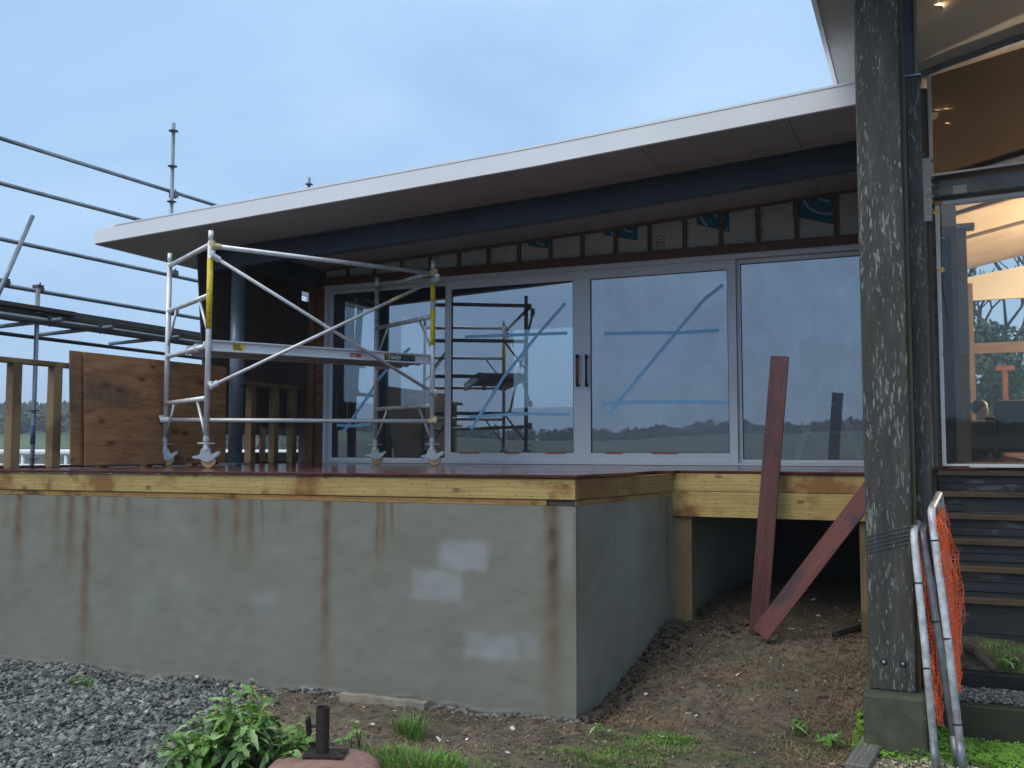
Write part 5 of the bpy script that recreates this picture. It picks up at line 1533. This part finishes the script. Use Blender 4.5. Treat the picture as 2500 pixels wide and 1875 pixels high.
tag(stones('pebbles', scatter(5200, -.35, 1.1, 5.6, 6.2, lambda X, Y: Y < 6.12 + rng.normal(size=X.shape) * .05), .006, .017, M['pebble'], .7), 'cream and black pebbles around the feet of the barriers', 'pebbles', None, 'stuff')
def soil_keep(X, Y): return (X > -4.05 - (Y - 4.2) * .36) & ((Y < front_y(X) - .02) | (X > -2.05))
tag(stones('soil_crumbs', scatter(26000, -5.2, 0, 4.0, 8.4, lambda X, Y: soil_keep(X, Y) & (vnoise(X, Y, 2.3, 1.0) > -.35 + .3 * rng.random(X.shape)), 0), .003, .014, mat_stone('soil_crumb', [(0, (.03, .022, .015)), (.6, (.12, .09, .06)), (.93, (.22, .17, .12)), (1, (.5, .45, .36))])), 'small crumbs of earth and grit on the bare soil', 'grit', None, 'stuff')
def strips(name, P, L0, L1, w, mat, lift=.0, up=.15):
    n = len(P); a = rng.random(n) * 6.283; L = L0 + (L1 - L0) * rng.random(n)
    d = np.stack([np.cos(a), np.sin(a), rng.normal(size=n) * up], -1)
    s = np.stack([-np.sin(a), np.cos(a), np.zeros(n)], -1) * w
    bend = np.stack([-np.sin(a), np.cos(a), np.zeros(n)], -1) * (rng.normal(size=(n, 1)) * .12) * L[:, None] + np.array([0, 0, .012])
    p0 = P - d * L[:, None] / 2; p2 = P + d * L[:, None] / 2; p1 = P + bend
    vs = np.stack([p0 - s, p0 + s, p1 - s + [0, 0, w], p1 + s + [0, 0, w], p2 - s * .6, p2 + s * .6], 1).reshape(-1, 3)
    b = (np.arange(n) * 6)[:, None]
    fs = np.concatenate([b + [0, 1, 3, 2], b + [2, 3, 5, 4]], 0)
    return raw(name, vs, fs, mat)
def skeep(X, Y):
    base = soil_keep(X, Y)
    d = 1.2 * np.exp(-((X + .42) / .38) ** 2 - ((Y - 6.6) / .9) ** 2) + .5 * np.exp(-((X + 1.8 - (Y - 6.5) * .2) / .18) ** 2) * (Y > 6) + .10
    return base & (rng.random(X.shape) < d)
tag(strips('straw', scatter(34000, -4.6, -.02, 4.2, 8.4, skeep, .012), .03, .2, .0017, M['straw']), 'dry straw and dead grass strewn over the soil', 'straw', None, 'stuff')
lit = []
for px, py in ((1632, 1557), (1545, 1665), (1575, 1720), (1934, 1548), (1955, 1550), (2000, 1612), (2045, 1615), (2006, 1650), (1995, 1668), (1723, 1712), (1803, 1723), (1610, 1798), (1617, 1803), (1140, 1808), (1072, 1808), (1093, 1812), (1252, 1778),
               (2148, 1808), (1188, 1836), (911, 1772), (320, 1718), (308, 1700), (355, 1668), (1240, 1840), (1700, 1760), (1985, 1500), (2100, 1575)):
    q = U('z', -1.56, px, py)
    for it in range(4): q = U('z', gzp(q.x, q.y), px, py)
    lit.append((q.x, q.y, gzp(q.x, q.y) + .008))
tag(stones('litter', np.array(lit), .009, .02, M['litter'], .5), 'small white scraps scattered over the soil', 'litter', None, 'stuff')

# ------------------------------------------------------------------ plants
def leaf_blade(m, base, d, L, w, droop, lobes, twist=0.0):
    d = Vector(d).normalized(); side = d.cross(V(0, 0, 1)).normalized(); side = (side + V(0, 0, twist)).normalized()
    n = 9; mid, le, ri = [], [], []
    for i in range(n + 1):
        t = i / n
        p = base + d * L * t + V(0, 0, -droop * L * t * t)
        ww = w * (math.sin(math.pi * min(1, t * .9 + .08)) ** .8) * (1 + lobes * math.sin(t * 26 + w * 90))
        if t < .15: ww *= .25
        mid.append(p + V(0, 0, -.15 * ww)); le.append(p + side * ww); ri.append(p - side * ww)
    b = len(m.v)
    m.v += [tuple(p) for tri in zip(le, mid, ri) for p in tri]
    for i in range(n):
        a = b + 3 * i; m.f += [(a, a + 1, a + 4, a + 3), (a + 1, a + 2, a + 5, a + 4)]
def weed(pos, h, spread, nst, nl, label, group, seed, pale=.3, flowers=0):
    rr = random.Random(seed)
    t = thing('weed', pos, label, 'plant', group)
    st, lv, lp, fl_ = MB(), MB(), MB(), MB()
    for s in range(nst):
        a = rr.uniform(0, 6.28); out = rr.uniform(.15, 1.0) * spread; hh = h * rr.uniform(.55, 1.0) * (1.15 - .4 * out / max(spread, .01))
        tip = pos + V(math.cos(a) * out, math.sin(a) * out, hh)
        b0 = pos + V(math.cos(a) * .05, math.sin(a) * .05, -.01)
        mid = b0.lerp(tip, .5) + V(rr.uniform(-.03, .03), rr.uniform(-.03, .03), .03)
        pts = [b0, b0.lerp(mid, .6) + V(0, 0, .02), mid, mid.lerp(tip, .6), tip]
        st.path(pts, .003, 5, [.0045, .004, .0035, .003, .0018])
        for k in range(nl):
            f = rr.uniform(.15, 1.0); i = min(3, int(f * 4)); p = pts[i].lerp(pts[i + 1], f * 4 - i)
            la = rr.uniform(0, 6.28); d = V(math.cos(la), math.sin(la), rr.uniform(-.1, .8))
            big = (1.25 - f * .75)
            L = rr.uniform(.05, .15) * big * (h / .35 + .35); leaf_blade(lp if rr.random() < pale else lv, p, d, L, L * rr.uniform(.09, .2), rr.uniform(.1, .9), rr.uniform(.25, .6), rr.uniform(-.7, .7))
        if rr.random() < flowers:
            for q in range(3):
                c = tip + V(rr.uniform(-.015, .015), rr.uniform(-.015, .015), rr.uniform(0, .015))
                for w in range(4):
                    an = w * 1.57; fl_.add([c, c + V(math.cos(an) * .008, math.sin(an) * .008, .003), c + V(math.cos(an + .7) * .008, math.sin(an + .7) * .008, .003)], [(0, 1, 2)])
    tag(st.build('stems', M['leaf'], t, smooth=True), None, None, None, 'stuff')
    if lv.v: tag(raw('leaves', lv.v, [list(f) for f in lv.f], M['leaf'], t), None, None, None, 'stuff')
    if lp.v: tag(raw('pale_leaves', lp.v, [list(f) for f in lp.f], M['leaf_pale'], t), None, None, None, 'stuff')
    if fl_.v: tag(raw('flowers', fl_.v, [list(f) for f in fl_.f], M['flower'], t), None, None, None, 'stuff')
    return t
weed(gpos(590, 1872), .43, .27, 34, 9, 'large leafy green weed with yellow flowers at the edge of the gravel', 'weeds in the foreground', 3, .5, .8)
weed(gpos(480, 1890), .30, .24, 20, 8, 'leafy green weed at the bottom left of the tall flowering weed', 'weeds in the foreground', 8, .25, .4)
weed(gpos(700, 1885), .30, .24, 20, 8, 'trailing green weed with pale leaves touching the pink round base', 'weeds in the foreground', 12, .5, .4)
weed(gpos(858, 1822), .16, .04, 3, 6, 'small upright green seedling behind the pink round base', 'weeds in the foreground', 21, .4)
weed(gpos(2020, 1835), .13, .1, 5, 6, 'small green weed left of the grey plank', 'weeds by the column', 25, .3)
weed(gpos(1960, 1790), .1, .08, 5, 5, 'small pale green weed in the straw before the column', 'weeds by the column', 27, .5)
weed(gpos(1475, 1800), .09, .05, 4, 3, 'tiny weed at the foot of the wall corner', 'weeds by the column', 29, .4)
weed(gpos(2480, 1640), .1, .12, 6, 5, 'low green weed on the soil below the stairs', 'weeds by the column', 33, .3)
def tuft(name, pos, n, h, spread, label, cat='grass', kind=None):
    N = n; a = rng.random(N) * 6.283; r = spread * rng.random(N) ** .6
    x = pos.x + r * np.cos(a) * (1 if np.isscalar(spread) else 1); y = pos.y + r * np.sin(a) * .6
    z = gz(x, y) - .004
    hh = h * (.45 + .6 * rng.random(N)); la = a + rng.normal(size=N) * .8; ln = hh * (.25 + .6 * rng.random(N))
    w = .0022 + .0018 * rng.random(N)
    b0 = np.stack([x, y, z], -1); d = np.stack([np.cos(la) * ln, np.sin(la) * ln, np.zeros(N)], -1); s = np.stack([-np.sin(la) * w, np.cos(la) * w, np.zeros(N)], -1)
    m1 = b0 + d * .35 + np.stack([0 * hh, 0 * hh, hh * .65], -1); tp_ = b0 + d + np.stack([0 * hh, 0 * hh, hh * (1 - .25 * rng.random(N))], -1)
    vs = np.stack([b0 - s, b0 + s, m1 - s * .8, m1 + s * .8, tp_], 1).reshape(-1, 3); b = (np.arange(N) * 5)[:, None]
    fs = [list(q) for q in (b + [0, 1, 3, 2])] + [list(q) for q in (b + [2, 3, 4])]
    me = bpy.data.meshes.new(name); me.from_pydata(vs.tolist(), [], fs); me.materials.append(M['grass'])
    o = bpy.data.objects.new(name, me); COL.objects.link(o)
    return tag(o, label, cat, None, kind)
tuft('grass_tuft', gpos(1000, 1802), 130, .17, .10, 'tall tuft of green grass at the foot of the wall')
tuft('grass_tuft', gpos(200, 1672), 90, .06, .10, 'small grass tuft on the gravel beside the wall')
tuft('grass_patch', gpos(1000, 1872), 420, .10, .3, 'bright green grass right of the pink round base', 'grass', 'stuff')
tuft('grass_patch', gpos(1130, 1880), 220, .06, .35, 'thin grass at the bottom of the bare soil', 'grass', 'stuff')
tuft('grass_patch', gpos(1570, 1826), 600, .03, .32, 'short grass patch on the soil before the wall corner', 'grass', 'stuff')
tuft('grass_patch', gpos(1640, 1806), 500, .03, .2, 'thin short grass beside the scrap of white paper', 'grass', 'stuff')
tuft('grass_patch', gpos(1480, 1865), 600, .035, .35, 'sparse grass at the lower edge below the wall corner', 'grass', 'stuff')
tuft('grass_patch', gpos(2460, 1610), 500, .04, .25, 'mossy grass on the soil at the foot of the stairs', 'grass', 'stuff')
# clover in front of the footing and the sleeper
def clover(name, pts, label):
    m = MB()
    for p in pts:
        h = random.uniform(.01, .06); c = V(p[0], p[1], p[2] + h); r = random.uniform(.007, .014); a0 = random.uniform(0, 6.28); tl_ = V(random.uniform(-.4, .4), random.uniform(-.7, .1), 1).normalized()
        u = tl_.orthogonal().normalized(); v = tl_.cross(u)
        for k in range(3):
            a = a0 + 2.094 * k; d = u * math.cos(a) + v * math.sin(a); s = u * -math.sin(a) + v * math.cos(a)
            m.add([c, c + d * r * .8 + s * r * .6, c + d * r * 1.5 + s * r * .25, c + d * r * 1.5 - s * r * .25, c + d * r * .8 - s * r * .6], [(0, 1, 2, 3, 4)])
    o = raw(name, m.v, [list(f) for f in m.f], M['grass']); return tag(o, label, 'ground cover', None, 'stuff')
cp = scatter(9000, -.45, 1.2, 5.75, 6.46, lambda X, Y: (Y > 5.97 - .1 * rng.random(X.shape) + .06 * np.sin(X * 9)) & ~((X > cl - .05) & (X < -.0) & (Y > 6.0)) & (rng.random(X.shape) < np.clip((Y - 5.85) / .25, 0, 1) * .8), 0)
clover('clover', cp, 'low green clover growing along the footing and the sleeper')

# ------------------------------------------------------------------ umbrella base in the foreground
ub = gpos(800, 1858)
ubt = thing('umbrella_base', ub, 'round pink concrete umbrella base with a rusty steel tube', 'umbrella base')
uz = -1.475
uc = U('z', uz, 790, 1856)
MB().lathe([(.0, uz + .012), (.10, uz + .010), (.20, uz + .002), (.265, uz - .012), (.295, uz - .04), (.30, uz - .08), (.295, uz - .3)], (uc.x, uc.y, 0), 56).build('stone_disc', M['pink_concrete'], ubt, smooth=True)
pb_ = U('z', uz + .02, 787, 1838)
MB().box((pb_.x + .02, pb_.y, uz + .021), (.22, .16, .008), Matrix.Rotation(.35, 3, 'Z')).build('base_plate', M['rust'], ubt)
tb = MB().lathe([(.036, uz + .02), (.036, uz + .262), (.031, uz + .262), (.031, uz + .2)], (pb_.x, pb_.y, 0), 24); to = tb.build('tube', M['rust'], ubt, smooth=False)
kb = U('y', pb_.y, 770, 1772)
kx = V(pb_.x - .036, pb_.y, kb.z); kd = V(-.92, -.39, 0).normalized()
MB().tube(kx + kd * -.01, kx + kd * .035, .009, 10).build('knob_stem', M['rust'], to)
mk = MB().box((0, 0, 0), (.022, .06, .10)); ko = mk.build('knob', M['black'], None, bevel=.01)
ko.matrix_basis = Matrix.Translation(kx + kd * .045) @ Matrix.Rotation(math.atan2(kd.y, kd.x), 4, 'Z') @ Matrix.Rotation(.1, 4, 'Y'); adopt(ko, to)
for dx, dy in ((.11, .03),):
    MB().lathe([(.0, uz + .038), (.014, uz + .036), (.014, uz + .025)], (pb_.x + dx, pb_.y + dy, 0), 8).build('bolt', M['rust'], ubt)

# ------------------------------------------------------------------ step ladder inside, seen through the fourth pane
sl_ = thing('step_ladder', (U('y', 10.55, 2030, 1000).x, 10.55, 0), 'aluminium step ladder standing inside behind the rightmost fogged pane', 'ladder')
tpx = U('y', 10.55, 2020, 905)
for sx, bx_ in ((-1, 1955), (1, 2085)):
    b = U('y', 10.4, bx_, 1090); 
    board('stile', (tpx.x + sx * .03, 10.55, tpx.z), (tpx.x + sx * .33, 10.42, 0.0), .07, .03, M['white'], sl_, (0, -1, 0), .002)
for f in (.35, .65): 
    z = tpx.z * (1 - f); w = .03 + .3 * f; board('step', (tpx.x - w, 10.5, z), (tpx.x + w, 10.5, z), .08, .03, M['alu'], sl_, (0, 0, 1), 0)
MB().span((tpx.x - .08, 10.50, tpx.z - .01), (tpx.x + .08, 10.556, tpx.z + .03)).build('top_cap', M['eave'], sl_)
bk = U('y', 10.9, 2080, 1118)
o = MB().lathe([(.11, 0), (.14, .3), (.145, .3), (.145, .315), (.12, .315)], (bk.x + .06, 10.9, 0), 20).build('bucket', mat_plain('blue_plastic', (.01, .03, .2), .4), None, smooth=True)
tag(o, 'blue bucket inside at the foot of the step ladder', 'bucket')

# ------------------------------------------------------------------ trees behind the pavilion
def bushy(pos, h, r, n, label):
    t = thing('bushy_tree', pos, label, 'tree', 'trees behind the pavilion')
    MB().path([pos, pos + V(.1, 0, h * .3), pos + V(0, .1, h * .6)], .1, 8, [.14, .1, .05]).build('trunk', M['bark'], t, smooth=True)
    cs = [(pos.x + random.gauss(0, r * .45), pos.y + random.gauss(0, r * .45), pos.z + h * random.uniform(.25, .95)) for _ in range(n)]
    vs, fs = leaf_cloud(cs, .09, 220, r * .32)
    tag(raw('crown', vs, fs, M['tree_leaf'], t), None, None, None, 'stuff')
def bare(pos, h, seed, label):
    rr = random.Random(seed); t = thing('bare_tree', pos, label, 'tree', 'trees behind the pavilion'); m = MB()
    def grow(p, d, L, r, k):
        q = p + d * L; m.tube(p, q, r, 6, r * .7, cap=False)
        if k == 0: return
        for _ in range(rr.choice((2, 3, 3))):
            nd = (d + V(rr.uniform(-.7, .7), rr.uniform(-.7, .7), rr.uniform(-.15, .5))).normalized(); grow(q, nd, L * rr.uniform(.62, .82), r * .66, k - 1)
    grow(pos, V(0, 0, 1), h * .3, h * .022, 5)
    m.build('trunk', M['bark'], t)
for px, Y, h, r, lb in ((2400, 34, 5.2, 2.0, 'bushy green tree seen low through the pavilion glass'), (2480, 31, 5.4, 2.2, 'bushy green tree at the right edge seen through the pavilion'), (2440, 40, 4.6, 2.4, 'dark bushy tree behind the other two beyond the pavilion')):
    q = U('y', Y, px, 1000); bushy(V(q.x, Y, -1.6), h, r, 26, lb)
for px, Y, h, sd, lb in ((2400, 44, 9.5, 5, 'bare tree with thin branches left behind the pavilion'), (2465, 42, 10.5, 9, 'bare spreading tree right behind the pavilion')):
    q = U('y', Y, px, 1000); bare(V(q.x, Y, -1.6), h, sd, lb)

# ------------------------------------------------------------------ damp air: the far hills fade slightly
hz = MB().span((-1100, -1100, -12), (1100, 1100, 60)).build('haze', None)
hm_ = bpy.data.materials.new('damp_air'); hm_.use_nodes = True
hn = hm_.node_tree.nodes; hn.clear()
ho_ = hn.new('ShaderNodeOutputMaterial'); hv = hn.new('ShaderNodeVolumePrincipled')
hv.inputs['Color'].default_value = (0.78, 0.86, 0.95, 1); hv.inputs['Density'].default_value = 0.0007
hm_.node_tree.links.new(hv.outputs[0], ho_.inputs['Volume'])
hz.data.materials.append(hm_)
tag(hz, 'thin damp air that pales the distant hills', 'haze', None, 'stuff')
